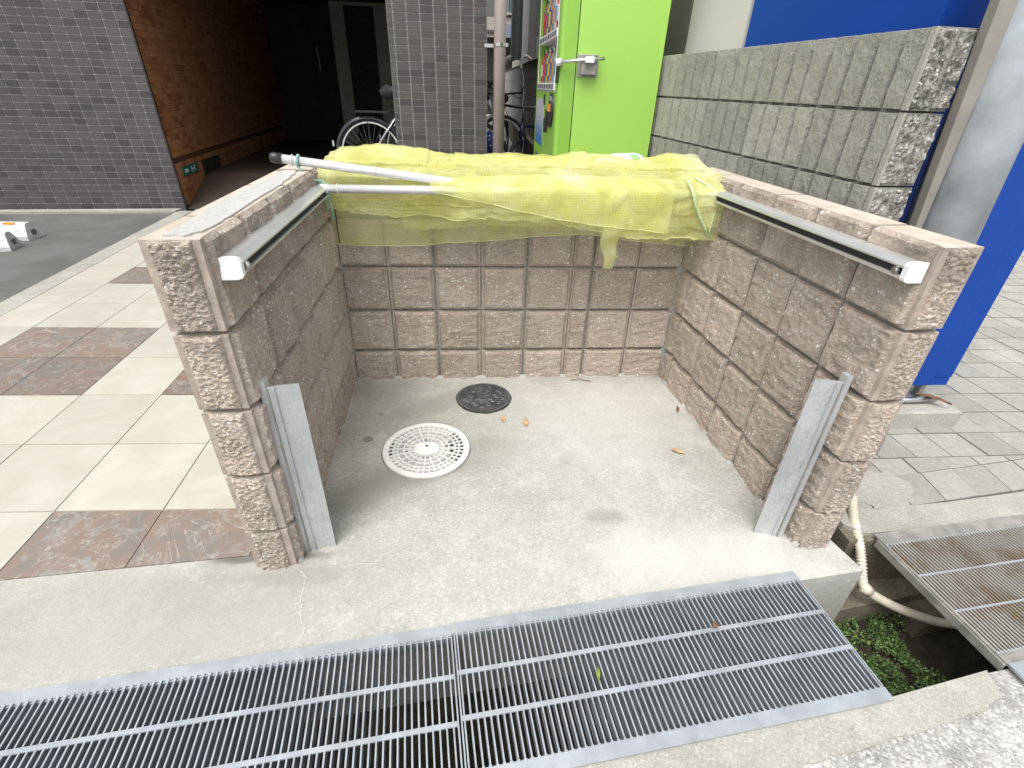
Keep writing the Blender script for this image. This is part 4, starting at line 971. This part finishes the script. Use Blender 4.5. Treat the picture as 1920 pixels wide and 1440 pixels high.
# door: hollow frame so the display sits behind glass; rounded near edge
dr = MB()
bev = .022
dr.prism([(gx+bev, gy-.002), (gx+.092, gy-.002), (gx+.092, gy+.10), (gx, gy+.10), (gx, gy+bev), (gx+.006, gy+.008)], ZB, ZT_)
dr.box((gx, gy+gW-.09, ZB), (gx+.092, gy+gW, ZT_)); dr.box((gx+.0, gy+.1001, ZB), (gx+.0915, gy+gW-.0901, 1.045))
dr.box((gx+.070, gy+.1002, 1.0451), (gx+.0915, gy+gW-.0902, ZT_)); dr.box((gx, gy+.1001, 1.60), (gx+.0695, gy+gW-.0901, ZT_))
gpart(dr, 'door', MAT['green_d'])
gpart(MB().box((gx+.0925, gy+.003, ZB+.005), (gx+.0975, gy+gW-.003, ZT_-.005)), 'door_seal', MAT['black_pl'])
gpart(MB().box((gx+.005, gy+.102, 1.046), (gx+.0697, gy+gW-.092, 1.052)), 'display_floor', MAT['white_pl'])
gpart(MB().box((gx+.066, gy+.102, 1.052), (gx+.0698, gy+gW-.092, 1.598)), 'display_back', plain('display_back', (.55, .55, .58), .6))
for zr in (1.073, 1.33):
    gpart(MB().box((gx-.006, gy+.102, zr-.018), (gx+.060, gy+gW-.092, zr+.020)), 'button_shelf', MAT['white_pl'])
    for k in range(9):
        yy = gy+.15+k*.088; gpart(MB().box((gx-.0085, yy, zr-.012), (gx-.0062, yy+.045, zr+.012)), 'button', MAT['black_pl'])
cols = [(.5, .06, .05), (.62, .30, .05), (.06, .22, .12), (.65, .62, .6), (.08, .10, .3), (.45, .05, .15), (.12, .3, .45), (.6, .45, .1)]
cm_ = [plain('drink_%d' % i if False else 'drink_colour', c, .3) for i, c in enumerate(cols)]
words = ['red', 'orange', 'dark green', 'white', 'navy', 'crimson', 'pale blue', 'amber']
bott = None
for row, z0 in ((0, 1.094), (1, 1.351)):
    for k in range(9):
        yy = gy+.172+k*.088; i = (k*3+row*5) % 8; hh = .19 if row == 0 else .215
        root = empty('drink_bottle', (gx+.036, yy, z0), 0, '%s drink bottle, %s display shelf of the green machine, %s from its near end' % (words[i], ('lower', 'upper')[row], ['first', 'second', 'third', 'fourth', 'fifth', 'sixth', 'seventh', 'eighth', 'ninth'][k]), 'bottle', 'display drinks')
        MB().tube([(0, 0, 0), (0, 0, .004), (0, 0, hh*.62), (0, 0, hh*.8), (0, 0, hh*.88)], .02, 14, rf=[.024, .027, .027, .014, .011]).build('bottle_body', cm_[i], root, smooth=True)
        MB().tube([(0, 0, hh*.88), (0, 0, hh*.97)], .0125, 12).build('cap', MAT['white_pl' if k % 2 else 'black_pl'], root, smooth=True)
        MB().tube([(0, 0, hh*.2), (0, 0, hh*.55)], .0275, 14, cap=False).build('drink_label', cm_[(i+3) % 8], root, smooth=True)
gpart(MB().box((gx+.001, gy+.103, 1.35), (gx+.003, gy+gW-.093, 1.598)), 'window_glass', MAT['glass'])
gpart(MB().box((gx+.001, gy+.103, 1.093), (gx+.003, gy+gW-.093, 1.311)), 'window_glass', MAT['glass'])
for ya in (gy+.100, gy+gW-.098): gpart(MB().box((gx-.003, ya, 1.05), (gx-.0002, ya+.006, 1.6)), 'window_trim', MAT['white_pl'])
gpart(MB().bbox((gx-.004, gy+.50, .97), (gx-.0003, gy+.56, 1.03), .001), 'card_reader', MAT['black_pl'])
mb = MB(); mb.tube([(gx-.014, gy+.16, 0.95), (gx-.0005, gy+.16, .95)], .06, 24); 
for q_ in range(len(mb.v)): x_, y_, z_ = mb.v[q_]; mb.v[q_] = (x_, gy+.16+(y_-gy-.16)*1.2, .95+(z_-.95)*1.5)
gpart(mb, 'coin_panel', MAT['black_pl'])
gpart(MB().box((gx-.024, gy+.14, .945), (gx-.0145, gy+.21, .985)), 'coin_slot', plain('orange_plastic', (.75, .28, .06), .4))
gpart(MB().box((gx-.018, gy+.115, 1.0), (gx-.0142, gy+.165, 1.025)), 'display_screen', MAT['galv'])
gpart(MB().box((gx-.02, gy+.26, .86), (gx-.0005, gy+.32, .95)), 'bill_slot', MAT['black_pl'])
gpart(MB().box((gx-.02, gy+.34, .82), (gx-.0005, gy+.38, .90)), 'return_lever', MAT['black_pl'])
n = N('poster_print'); sp = n.n('ShaderNodeSeparateXYZ'); n.l(n.pos, sp.inputs[0]); c = n.mix(n.ramp(sp.outputs[2], .74, .95), (.05, .16, .42), (.50, .50, .58)); c = n.mix(n.ramp(n.noise(14, 4), .55, .7, 0, .5), c, (.65, .68, .75)); MATP = n.done(c, .3)
gpart(MB().box((gx-.003, gy+.56, .72), (gx-.0004, gy+.95, 1.0)), 'poster', MATP)
gpart(MB().box((gx-.004, gy+.40, .40), (gx-.0004, gy+.92, .66)), 'delivery_flap', MAT['dgrey'])
# lock bar on the side
lk = gpart(MB().tube([(gx+.004, gy-.030, 1.189), (gx+.24, gy-.050, 1.209)], .0085, 16), 'lock_bar', MAT['chrome'], smooth=True)
gpart(MB().bbox((gx+.118, gy-.040, 1.135), (gx+.200, gy-.0115, 1.205), .006), 'lock_box', MAT['old_galv'])
gpart(MB().bbox((gx+.135, gy-.062, 1.188), (gx+.182, gy-.041, 1.216), .004), 'bar_clamp', MAT['white_pl'])
gpart(MB().bbox((gx+.102, gy-.011, 1.123), (gx+.214, gy-.0005, 1.228), .003), 'lock_plate', MAT['old_galv'])
gpart(MB().tube([(gx-.012, gy-.006, 1.186), (gx+.012, gy-.016, 1.188)], .018, 18), 'bar_end', MAT['white_pl'], smooth=True)
gpart(MB().box((gx-.010, gy-.004, 1.09), (gx-.003, gy+.03, 1.20)), 'hasp', MAT['black_pl'])

# ================================================================== BUILDING AT LEFT
def mosaic_faces(O, t, n_, s0, s1, z0, z1, pw, ph, gap=.0085, first=None):
    """list of tile rectangles on a plane"""
    out = []; rows = int(round((z1-z0)/ph)); 
    for r in range(rows):
        s = s0; k = 0
        while s < s1-1e-4:
            w_ = pw if not (first and k == 0) else first
            out.append((s+gap/2, min(s+w_, s1)-gap/2, z0+r*ph+gap/2, z0+(r+1)*ph-gap/2)); s += w_; k += 1
    return out
def tilebox(mb, O, t, n_, rect, th=.006):
    a, b_, c_, d = rect
    mb.obox(Vector(O)+t*a+n_*.0+Vector((0, 0, c_)), t*(b_-a), n_*th, Vector((0, 0, d-c_)))
def mosaic(root, O, t, n_, rects, mat_, limit, rootloc):
    def vis(r):
        p = Vector(O)+t*((r[0]+r[1])/2)+Vector((0, 0, (r[2]+r[3])/2)); X, Y_, z = proj(p)
        return (not (-15 < X < 1935 and -15 < Y_ < 500), z)
    rects = sorted(rects, key=vis); rest = MB()
    for k, r in enumerate(rects):
        if k < limit:
            mb = MB(); tilebox(mb, O, t, n_, r); o = mb.build('tile', mat_); o.parent = root; o.matrix_parent_inverse = Matrix.Translation(-Vector(rootloc))
        else: tilebox(rest, O, t, n_, r)
    if rest.v:
        o = rest.build('tile_field', mat_); o.parent = root; o.matrix_parent_inverse = Matrix.Translation(-Vector(rootloc)); o['kind'] = 'stuff'
ft = Vector((-1, -.075, 0)).normalized(); fn = Vector((.075, -1, 0)).normalized()     # along facade to the left, outward
FC = Vector((-2.483, 3.584, 0))
tb = empty('tiled_building', FC, 0, 'building with dark grey mosaic-tiled facade beside the asphalt lot at left', 'building')
def tbp(mb, name, m, root=tb): o = mb.build(name, m); o.parent = root; o.matrix_parent_inverse = Matrix.Translation(-root.location); return o
tbp(MB().obox(FC-fn*.0-fn*0, ft*4.2, -fn*.25, Vector((0, 0, 6))).obox(FC+Vector((0, 0, -.3)), ft*4.2, -fn*.25, Vector((0, 0, .3))), 'wall', MAT['mgrout'])
mosaic(tb, FC, ft, fn, mosaic_faces(FC, ft, fn, -.012, 2.6, -.15, 2.25, .110, .060), MAT['mosaic'], 290, FC)
tbp(MB().obox(FC+ft*2.6+Vector((0, 0, -.2))+fn*0, ft*1.6, fn*.006, Vector((0, 0, 6))), 'plain_facade', MAT['mosaic'])
tbp(MB().obox(FC+Vector((0, 0, 2.25)), ft*2.6, fn*.006, Vector((0, 0, 3.6))), 'upper_facade', MAT['mosaic'])
# entrance passage
et = Vector((-.088, 1, 0)).normalized(); en = Vector((et.y, -et.x, 0))
ew = empty('entrance_wall', FC, 0, 'orange-brown mosaic-tiled side wall running back into the dark entrance', 'wall')
tbp(MB().obox(FC+en*.006+et*.004+Vector((0, 0, -.3)), et*9.2, -en*.2, Vector((0, 0, 3.0))), 'wall', MAT['mgrout_o'], ew)
rc = [r for r in mosaic_faces(FC, et, en, .02, 5.4, -.12, 2.4, .10, .051, .003) if not (.30 < (r[2]+r[3])/2-.0 < .335)]
mosaic(ew, FC+en*.006, et, en, rc, MAT['mosaic_o'], 290, FC)
tbp(MB().obox(FC+en*.006+et*5.4+Vector((0, 0, -.3)), et*3.9, en*.005, Vector((0, 0, 3.0))), 'inner_wall', MAT['mosaic_o'], ew)
tbp(MB().obox(FC+en*.002+fn*.009+Vector((0, 0, -.15)), et*.03, en*.014, Vector((0, 0, 3.0))), 'corner_trim', plain('trim_brown', (.035, .026, .022), .6), ew)
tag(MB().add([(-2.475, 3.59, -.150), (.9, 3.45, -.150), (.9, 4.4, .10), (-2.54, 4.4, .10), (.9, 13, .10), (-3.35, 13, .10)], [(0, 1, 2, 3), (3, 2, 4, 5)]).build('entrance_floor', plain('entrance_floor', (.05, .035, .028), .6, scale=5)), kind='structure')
eb = empty('entrance_block', (-.5, 8.0, 0), 0, 'dark interior of the ground floor entrance with a grey framed door at its back', 'entrance')
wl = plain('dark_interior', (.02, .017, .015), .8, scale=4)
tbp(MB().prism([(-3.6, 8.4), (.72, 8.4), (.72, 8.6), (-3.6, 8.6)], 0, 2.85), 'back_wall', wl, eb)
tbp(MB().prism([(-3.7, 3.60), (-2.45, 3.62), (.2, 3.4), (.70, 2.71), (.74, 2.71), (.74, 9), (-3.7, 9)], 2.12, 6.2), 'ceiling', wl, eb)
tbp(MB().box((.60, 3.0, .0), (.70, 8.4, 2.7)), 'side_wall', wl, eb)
fr1 = MAT['wallgrey']
dy = 7.9
def vbar(pxa, pya, pxb, pyb, Y, w_, m, root, name, d=.06):
    a, b_ = at_y(pxa, pya, Y), at_y(pxb, pyb, Y); x = (a.x+b_.x)/2
    return tbp(MB().box((x-w_/2, Y-d, min(a.z, b_.z)), (x+w_/2, Y, max(a.z, b_.z))), name, m, root)
ed = empty('entrance_door', at_y(690, 150, dy), 0, 'dark door in a grey frame at the back of the entrance passage', 'door')
x0 = at_y(645, 120, dy).x; x1 = at_y(722, 120, dy).x
lf = plain('door_frame_paint', (.22, .21, .175), .6, scale=6)
tbp(MB().box((x0-.11, dy-.08, .1), (x0+.11, dy, 2.7)), 'frame_post', lf, ed)
tbp(MB().box((x1-.10, dy-.08, .1), (x1+.16, dy, 2.7)), 'frame_post', lf, ed)
zt2 = at_y(680, 12, dy).z
tbp(MB().box((x0+.11, dy-.08, zt2), (x1-.10, dy, 2.7)), 'frame_head', lf, ed)
tbp(MB().box((x0+.111, dy-.03, .1), (x1-.101, dy-.005, zt2-.002)), 'door_panel', MAT['dark_gap'], ed)
hb_ = MB(); hx = at_y(597, 110, 7.0); hb_.tube([(hx.x, 7.0, at_y(594, 88, 7).z), (hx.x+.01, 7.0, at_y(600, 134, 7).z)], .012, 8)
tag(hb_.build('pull_handle', MAT['chrome']), 'thin vertical silver pull handle glinting in the dark of the entrance', 'handle')
# signs on the orange wall
def onwall(s_, z, off=.012): return FC+et*s_+en*off+Vector((0, 0, z))
sg = empty('green_sign', onwall(.30, .18), 0, 'small green plate sign with white square and H mark on the orange wall', 'sign')
def sgp(mb, name, m, root=sg): o = mb.build(name, m); o.parent = root; o.matrix_parent_inverse = Matrix.Translation(-root.location); return o
gpaint = plain('sign_green', (.015, .16, .11), .4)
sgp(MB().obox(onwall(.16, .150), et*.40, en*.006, Vector((0, 0, .085))), 'plate', gpaint)
sgp(MB().obox(onwall(.21, .178, .0185), et*.09, en*.001, Vector((0, 0, .032))), 'white_square', MAT['white_pl'])
h_ = MB(); h_.obox(onwall(.38, .165, .0185), et*.02, en*.001, Vector((0, 0, .055))); h_.obox(onwall(.46, .165, .0185), et*.02, en*.001, Vector((0, 0, .055))); h_.obox(onwall(.40, .188, .0185), et*.06, en*.001, Vector((0, 0, .010)))
sgp(h_, 'letter_h', MAT['white_pl'])
pqn = empty('wall_plaque', onwall(1.0, .1), 0, 'square dark bronze plaque low on the orange wall beside the green sign', 'plaque')
sgp(MB().obox(onwall(.70, .0), et*.56, en*.012, Vector((0, 0, .235))), 'plate', plain('bronze', (.07, .06, .035), .45, .4), pqn)
h_ = MB()
for k in range(4): h_.obox(onwall(.80, .045+k*.045, .0185), et*(.3 if k % 2 else .36), en*.001, Vector((0, 0, .008)))
sgp(h_, 'engraved_lines', plain('bronze_dark', (.03, .026, .018), .5), pqn)
# pillar
PY = 2.70; pa, pb = at_y(735, 150, PY).x, at_y(913, 150, PY).x
tpil = empty('tiled_pillar', (pa, PY, GZ), 0, 'square pillar clad in grey mosaic tiles between the entrance and the alley', 'pillar')
o = MB().box((pa+.004, PY+.006, GZ), (pb, PY+.65, 2.7)).build('core', MAT['mgrout']); o.parent = tpil; o.matrix_parent_inverse = Matrix.Translation(-tpil.location)
PO = Vector((pa, PY+.006, 0)); ex, ey = Vector((1, 0, 0)), Vector((0, -1, 0))
mosaic(tpil, PO, ex, ey, mosaic_faces(PO, ex, ey, 0, pb-pa, -.15, 2.3, (pb-pa-.045)/7, 0.0525, .0078, first=.045), MAT['mosaic'], 290, tpil.location)
o = MB().box((pa, PY, 2.305), (pb, PY+.0055, 2.7)).box((pa-.002, PY+.007, GZ), (pa+.0035, PY+.64, 2.7)).build('side_tiles', MAT['dgrey']); o.parent = tpil; o.matrix_parent_inverse = Matrix.Translation(-tpil.location)
# downpipe with bracket
dpx = at_y(935, 150, 2.6).x
dp = empty('downpipe', (dpx, 2.6, GZ), 0, 'taupe plastic downpipe with a silver bracket at the right of the tiled pillar', 'downpipe')
sgp(MB().tube([(dpx, 2.6, GZ), (dpx+.012, 2.6, 2.7)], .047, 28), 'pipe', MAT['pipe'], dp).data.polygons.foreach_set('use_smooth', [True]*30)
bz_ = at_y(935, 84, 2.6).z
sgp(MB().tube([(dpx+.005, 2.6, bz_-.012), (dpx+.005, 2.6, bz_+.012)], .0505, 24), 'clamp', MAT['chrome'], dp)
sgp(MB().box((pb-.02, 2.69, bz_-.014), (dpx, 2.72, bz_+.010)).box((dpx+.045, 2.585, bz_-.012), (dpx+.07, 2.6, bz_+.012)), 'bracket', MAT['chrome'], dp)

# ================================================================== ALLEY
tag(MB().add([(.6, 2.0, -.15), (1.7, 2.0, -.15), (1.7, 16, .40), (.6, 16, .40), (.6, 2, -.5), (1.7, 2, -.5), (1.7, 16, -.5), (.6, 16, -.5)], [(0, 1, 2, 3), (0, 4, 5, 1), (1, 5, 6, 2), (2, 6, 7, 3), (3, 7, 4, 0)]).build('alley_floor', MAT['kerb']), kind='structure')
tag(MB().box((.3, 1.0, -.4), (1.7, 2.0, GZ-.003)).box((.0, .14, -.4), (1.70, 1.0, GZ-.003)).build('side_yard', MAT['kerb']), kind='structure')
aw = empty('alley_wall', (1.40, 8, 0), 0, 'grey concrete block wall along the right of the narrow alley', 'wall')
for r in range(8):
    for k in range(26):
        y0 = 2.9+k*.4; z0 = -.25+r*.2
        if y0 > 13: break
        if r < 3 and k > 22: continue
        MB().box((1.405, y0+.004, z0+.004), (1.52, y0+.396, z0+.196)).build('block', MAT['wallgrey'], None).parent = aw
        o = COL.objects[-1]; o.matrix_parent_inverse = Matrix.Translation(-aw.location)
sgp(MB().box((1.41, 2.9, -.3), (1.515, 13.3, 1.345)), 'mortar', MAT['mortar'], aw)
sgp(MB().box((1.395, 2.9, 1.352), (1.53, 13.3, 1.375)), 'coping', plain('rusty_coping', (.16, .11, .07), .8, scale=8), aw)
sgp(MB().box((1.33, 3.2, -.2), (1.404, 13.3, .43)), 'footing', MAT['ditch'], aw)
nbm = empty('neighbour_house', (1.7, 9, 0), 0, 'flat dark grey wall of the neighbouring house above the alley wall', 'house')
sgp(MB().box((1.62, 4.6, 0), (2.2, 13.2, 5)), 'wall', MAT['wallgrey'], nbm)
apt = empty('apartment_building', (1.0, 14, 0), 0, 'far apartment building closing off the end of the alley, with pale balcony panels', 'building')
sgp(MB().box((-.2, 14.2, 0), (2.4, 14.5, 6)), 'wall', plain('apt_wall', (.035, .035, .035), .8), apt)
def aprect(px0, py0, px1, py1, Y, m, name, d=.06):
    a, b_ = at_y(px0, py1, Y), at_y(px1, py0, Y); return sgp(MB().box((a.x, Y, a.z), (b_.x, Y+d, b_.z)), name, m, apt)
pale = plain('balcony_cream', (.50, .46, .42), .7); bl = plain('balcony_blue', (.26, .31, .40), .6)
aprect(905, 33, 962, 56, 13.9, pale, 'balcony_panel'); aprect(905, 60, 962, 69, 13.9, pale, 'balcony_panel')
aprect(944, 46, 962, 70, 13.8, bl, 'balcony_blind'); aprect(905, 57.5, 962, 59, 13.85, MAT['dgrey'], 'balcony_rail')
aprect(905, -30, 930, 30, 13.9, plain('apt_grey', (.17, .18, .17), .7), 'window'); aprect(944, -30, 962, 26, 13.9, plain('apt_glass', (.12, .17, .19), .3), 'window')
aprect(952, -30, 954, 30, 13.85, MAT['white_paint'], 'rail_post'); aprect(944, 24, 962, 27, 13.84, MAT['white_paint'], 'rail')
du = empty('drain_duct', (1.33, 9, .9), 0, 'wide dark grey metal duct pipe rising at the end of the alley', 'duct')
a = at_y(967, 112, 9.0); b_ = at_y(972, -40, 9.0)
sgp(MB().tube([a, b_], .105, 20), 'pipe', plain('duct_grey', (.14, .16, .17), .45, .2), du)
sgp(MB().tube([a+Vector((-.22, 0, -.10)), a+Vector((-.14, 0, .0)), a+Vector((0, 0, .06))], .06, 14), 'elbow', MAT['old_galv'], du)
wp = empty('wall_vent_pipe', (1.4, 5.6, 1.38), 0, 'short capped silver vent pipe standing on top of the alley wall', 'pipe')
sgp(MB().tube([(1.47, 6.1, 1.37), (1.47, 6.1, 1.62), (1.49, 6.1, 1.66), (1.60, 6.1, 1.66)], .022, 10), 'pipe', MAT['galv'], wp)
sgp(MB().box((1.42, 6.05, 1.375), (1.60, 6.15, 1.40)), 'base', MAT['old_galv'], wp)
hk = empty('wall_hose', (1.39, 6.4, 1.2), 0, 'white hose hooked over the alley wall top and hanging down', 'hose')
sgp(MB().tube(resample([Vector(p) for p in [(1.44, 6.5, 1.40), (1.36, 6.5, 1.44), (1.30, 6.5, 1.40), (1.29, 6.5, 1.30), (1.33, 6.5, 1.18), (1.34, 6.5, .9), (1.31, 6.5, .55)]], 40), .012, 8, rf=[.022 if i < 22 else .008 for i in range(41)]), 'tube', MAT['white_paint'], hk)

# ================================================================== BICYCLES
def bicycle(lab, frame_m, rim_m, fender=False, silver_stay=False, flat=True):
    root = empty('bicycle', (0, 0, 0), 0, lab, 'bicycle', 'parked bicycles')
    R_ = .33; hb1, hb2 = Vector((0, 0, R_)), Vector((1.04, 0, R_))
    for hb3 in (hb1, hb2):
        wh = MB().ring(hb3, (0, 1, 0), R_-.02, .019, 56, 8).build('wheel', MAT['rubber'], root, smooth=True)
        MB().ring(hb3, (0, 1, 0), R_-.045, .009, 48, 6).build('rim', rim_m, wh, smooth=True)
        sp3 = MB()
        for k in range(28):
            a = 2*math.pi*k/28; sp3.tube([hb3+Vector((math.cos(a+.25)*.02, (.02 if k % 2 else -.02), math.sin(a+.25)*.02)), hb3+Vector((math.cos(a)*(R_-.05), 0, math.sin(a)*(R_-.05)))], .0009, 4)
        sp3.build('spokes', MAT['old_galv'], wh); MB().tube([hb3-Vector((0, .04, 0)), hb3+Vector((0, .04, 0))], .02, 12).build('hub', MAT['chrome'], wh)
    bb_ = Vector((.44, 0, .28)); st = Vector((.30, 0, .72)); ht, hbm = Vector((.88, 0, .80)), Vector((.93, 0, .66))
    f = MB(); f.tube([bb_, st+Vector((-.03, 0, .08))], .015, 10); f.tube([bb_, hbm], .019, 10); f.tube([st, ht-Vector((0, 0, .03))], .016, 10); f.tube([hbm, ht], .021, 10)
    f.build('frame', frame_m, root, smooth=True)
    sy = MB()
    for s_ in (-1, 1):
        sy.tube([hb1+Vector((0, s_*.045, 0)), st+Vector((0, s_*.012, -.02))], .009, 8); sy.tube([hb1+Vector((0, s_*.045, 0)), bb_+Vector((0, s_*.02, 0))], .009, 8)
    sy.build('stays', MAT['chrome'] if silver_stay else frame_m, root, smooth=True)
    fk = MB()
    for s_ in (-1, 1): fk.tube([hbm+Vector((0, s_*.03, -.02)), hb2+Vector((0, s_*.05, 0))], .012, 8)
    fk.build('fork', frame_m, root, smooth=True)
    hx_ = Vector((.86, 0, .93)); hb4 = MB(); hb4.tube([ht, hx_], .014, 8)
    if flat: hb4.tube([hx_+Vector((-.05, -.30, .02)), hx_+Vector((0, -.08, .0)), hx_+Vector((0, .08, 0)), hx_+Vector((-.05, .30, .02))], .012, 8)
    else: hb4.tube([hx_+Vector((-.22, -.26, .03)), hx_+Vector((-.06, -.24, .06)), hx_+Vector((.02, -.08, .0)), hx_+Vector((.02, .08, 0)), hx_+Vector((-.06, .24, .06)), hx_+Vector((-.22, .26, .03))], .011, 8)
    for s_ in (-1, 1):
        hb4.tube([hx_+Vector((-.03, s_*.2, .0)), hx_+Vector((.03, s_*.22, -.03)), hx_+Vector((.03, s_*.29, -.035))], .006, 6)
        hb4.tube([hx_+Vector((-.045, s_*.29, .02)), hx_+Vector((.02, s_*.31, .07))], .012, 8)
    hb4.build('handlebar', MAT['black_pl'], root, smooth=True)
    sd_ = MB(); sd_.tube([(.14, 0, .86), (.2, 0, .875), (.3, 0, .87), (.40, 0, .865)], .03, 10, rf=[.03, .065, .035, .012]); o = sd_.build('saddle', MAT['rubber'], root, smooth=True)
    ck_ = MB(); ck_.ring(bb_+Vector((0, -.045, 0)), (0, 1, 0), .085, .006, 30, 6); ck_.tube([bb_+Vector((0, -.06, 0)), bb_+Vector((.10, -.07, -.13))], .008, 6); ck_.tube([bb_+Vector((0, .06, 0)), bb_+Vector((-.10, .07, .13))], .008, 6); ck_.box((.50, -.13, .13), (.58, -.06, .155))
    ck_.build('crank', MAT['old_galv'], root)
    cb3 = MB()
    for s_ in (-1, 1): cb3.tube(resample([hx_+Vector((.02, s_*.2, .0)), hx_+Vector((.12, s_*.14, -.05)), hx_+Vector((.10, s_*.03, -.22)), hbm+Vector((-.02, s_*.02, .02))], 12), .003, 5)
    cb3.build('cables', MAT['rubber'], root)
    if fender:
        for hb3, a0, a1 in ((hb1, -math.pi*.55, math.pi*.35),):
            fd = MB()
            vs = []; n_ = 30
            for i in range(n_+1):
                a = a0+(a1-a0)*i/n_; d = Vector((math.sin(a), 0, math.cos(a)))
                for (rr, yy) in ((R_-.012, -.030), (R_+.012, -.024), (R_+.018, 0), (R_+.012, .024), (R_-.012, .030)): vs.append(hb3+d*rr+Vector((0, yy, 0)))
            fd.add(vs, [(i*5+k, i*5+k+1, (i+1)*5+k+1, (i+1)*5+k) for i in range(n_) for k in range(4)]); fd.build('fender', MAT['black_pl'], root, smooth=True)
        MB().box((-.37, -.02, .40), (-.352, .02, .45)).build('reflector', MAT['chrome'], root)
        sk = MB(); sk.tube([hb1+Vector((0, -.05, 0)), (-.0, -.05, .66)], .004, 6); sk.box((-.10, -.07, .70), (.22, .07, .712)); sk.build('rear_rack', MAT['rubber'], root)
    return root
navy = plain('navy_frame', (.012, .012, .04), .3)
silver = plain('silver_frame', (.55, .55, .56), .35, .4)
b1 = bicycle('city bicycle with silver rims and black mudguard, half behind the tiled pillar', silver, plain('bright_rim', (.8, .8, .8), .3, .2), True, True, False)
b1.location = (-.438, 3.42, .11)
b2 = bicycle('black mountain bicycle with flat handlebar parked in the alley beside the green machine', navy, MAT['rubber'])
ang = math.atan2(-.93, -.37); fx, fy = 1.02, 3.42
b2.rotation_euler = (0, 0, ang); b2.location = (fx-1.04*math.cos(ang), fy-1.04*math.sin(ang), -.045)
mk = MB()
for k in range(4): mk.box((.60+k*.055, -.0215, .43+k*.044), (.625+k*.055, -.0195, .455+k*.044))
b3 = copy_tree(b1); b3.location = (-.10, 4.15, .12); b3.rotation_euler = (0, 0, .25); b3['label'] = 'second city bicycle in deep shade behind the silver-rimmed one in the entrance'
b4 = copy_tree(b2); b4.rotation_euler = (0, 0, -1.75); b4.location = (1.02, 5.6, .05); b4['label'] = 'dark bicycle further down the alley, mostly hidden behind the downpipe'
cv = MB(); cc_ = at_y(919, 272, 4.2)
vs = []; fs = []
for j in range(9):
    for i in range(16):
        th = 2*math.pi*i/16; ph = -math.pi/2+math.pi*j/8; vs.append((cc_.x+.07*math.cos(ph)*math.cos(th), 4.2+.12*math.cos(ph)*math.sin(th), cc_.z+.15*math.sin(ph)*(1+.1*mn.noise(Vector((th, ph, 1))))))
for j in range(8):
    for i in range(16): fs.append((j*16+i, j*16+(i+1) % 16, (j+1)*16+(i+1) % 16, (j+1)*16+i))
n = N('blue_print_cloth'); v = n.vor(22); c = n.mix(n.ramp(v.outputs['Distance'], .15, .25), (.7, .72, .8), (.015, .04, .22)); mbl = n.done(c, .7)
tag(cv.add(vs, fs).build('seat_cover', mbl, smooth=True), 'blue cloth cover with white dots behind the downpipe in the alley', 'cover')

# ================================================================== WHEEL STOPS
def wheelstop(x, y, lab, refl, ang):
    root = empty('wheel_stop', (x, y, GZ-.012), ang, lab, 'wheel stop', 'concrete wheel stops')
    L, W_, H_ = .6, .17, .13
    v = []
    for xx, ins in ((0, 0), (-L, 0)):
        v += [(xx, 0, 0), (xx, W_, 0), (xx, W_, .03), (xx, W_-.045, H_-.012), (xx, W_-.06, H_), (xx, .06, H_), (xx, .045, H_-.012), (xx, 0, .03)]
    # bevelled end
    for i in (3, 4, 5, 6): v[i] = (v[i][0]-.02, v[i][1], v[i][2])
    mb = MB().add(v, [tuple(range(8)), tuple(range(8, 16))[::-1]]+[(i, 8+i, 8+(i+1) % 8, (i+1) % 8) for i in range(8)])
    mb.build('stop_body', plain('pale_concrete', (.55, .56, .55), .8, bump=.3), root, fixn=True)
    MB().box((-.012, .06, .035), (.0015, .105, .075)).build('end_recess', MAT['dgrey'], root)
    if refl: MB().bbox((-.19, .045, H_-.02), (-.10, .062, H_+.006), .003).build('reflector', plain('amber', (.75, .32, .04), .3), root)
a = at_z(82, 440, -.15); wheelstop(-3.165, 2.36, 'pale concrete wheel stop with amber reflector on the asphalt, the farther of the two', True, -.03)
wheelstop(-3.08, 2.06, 'pale concrete wheel stop on the asphalt at the left edge, the nearer of the two', False, .20)
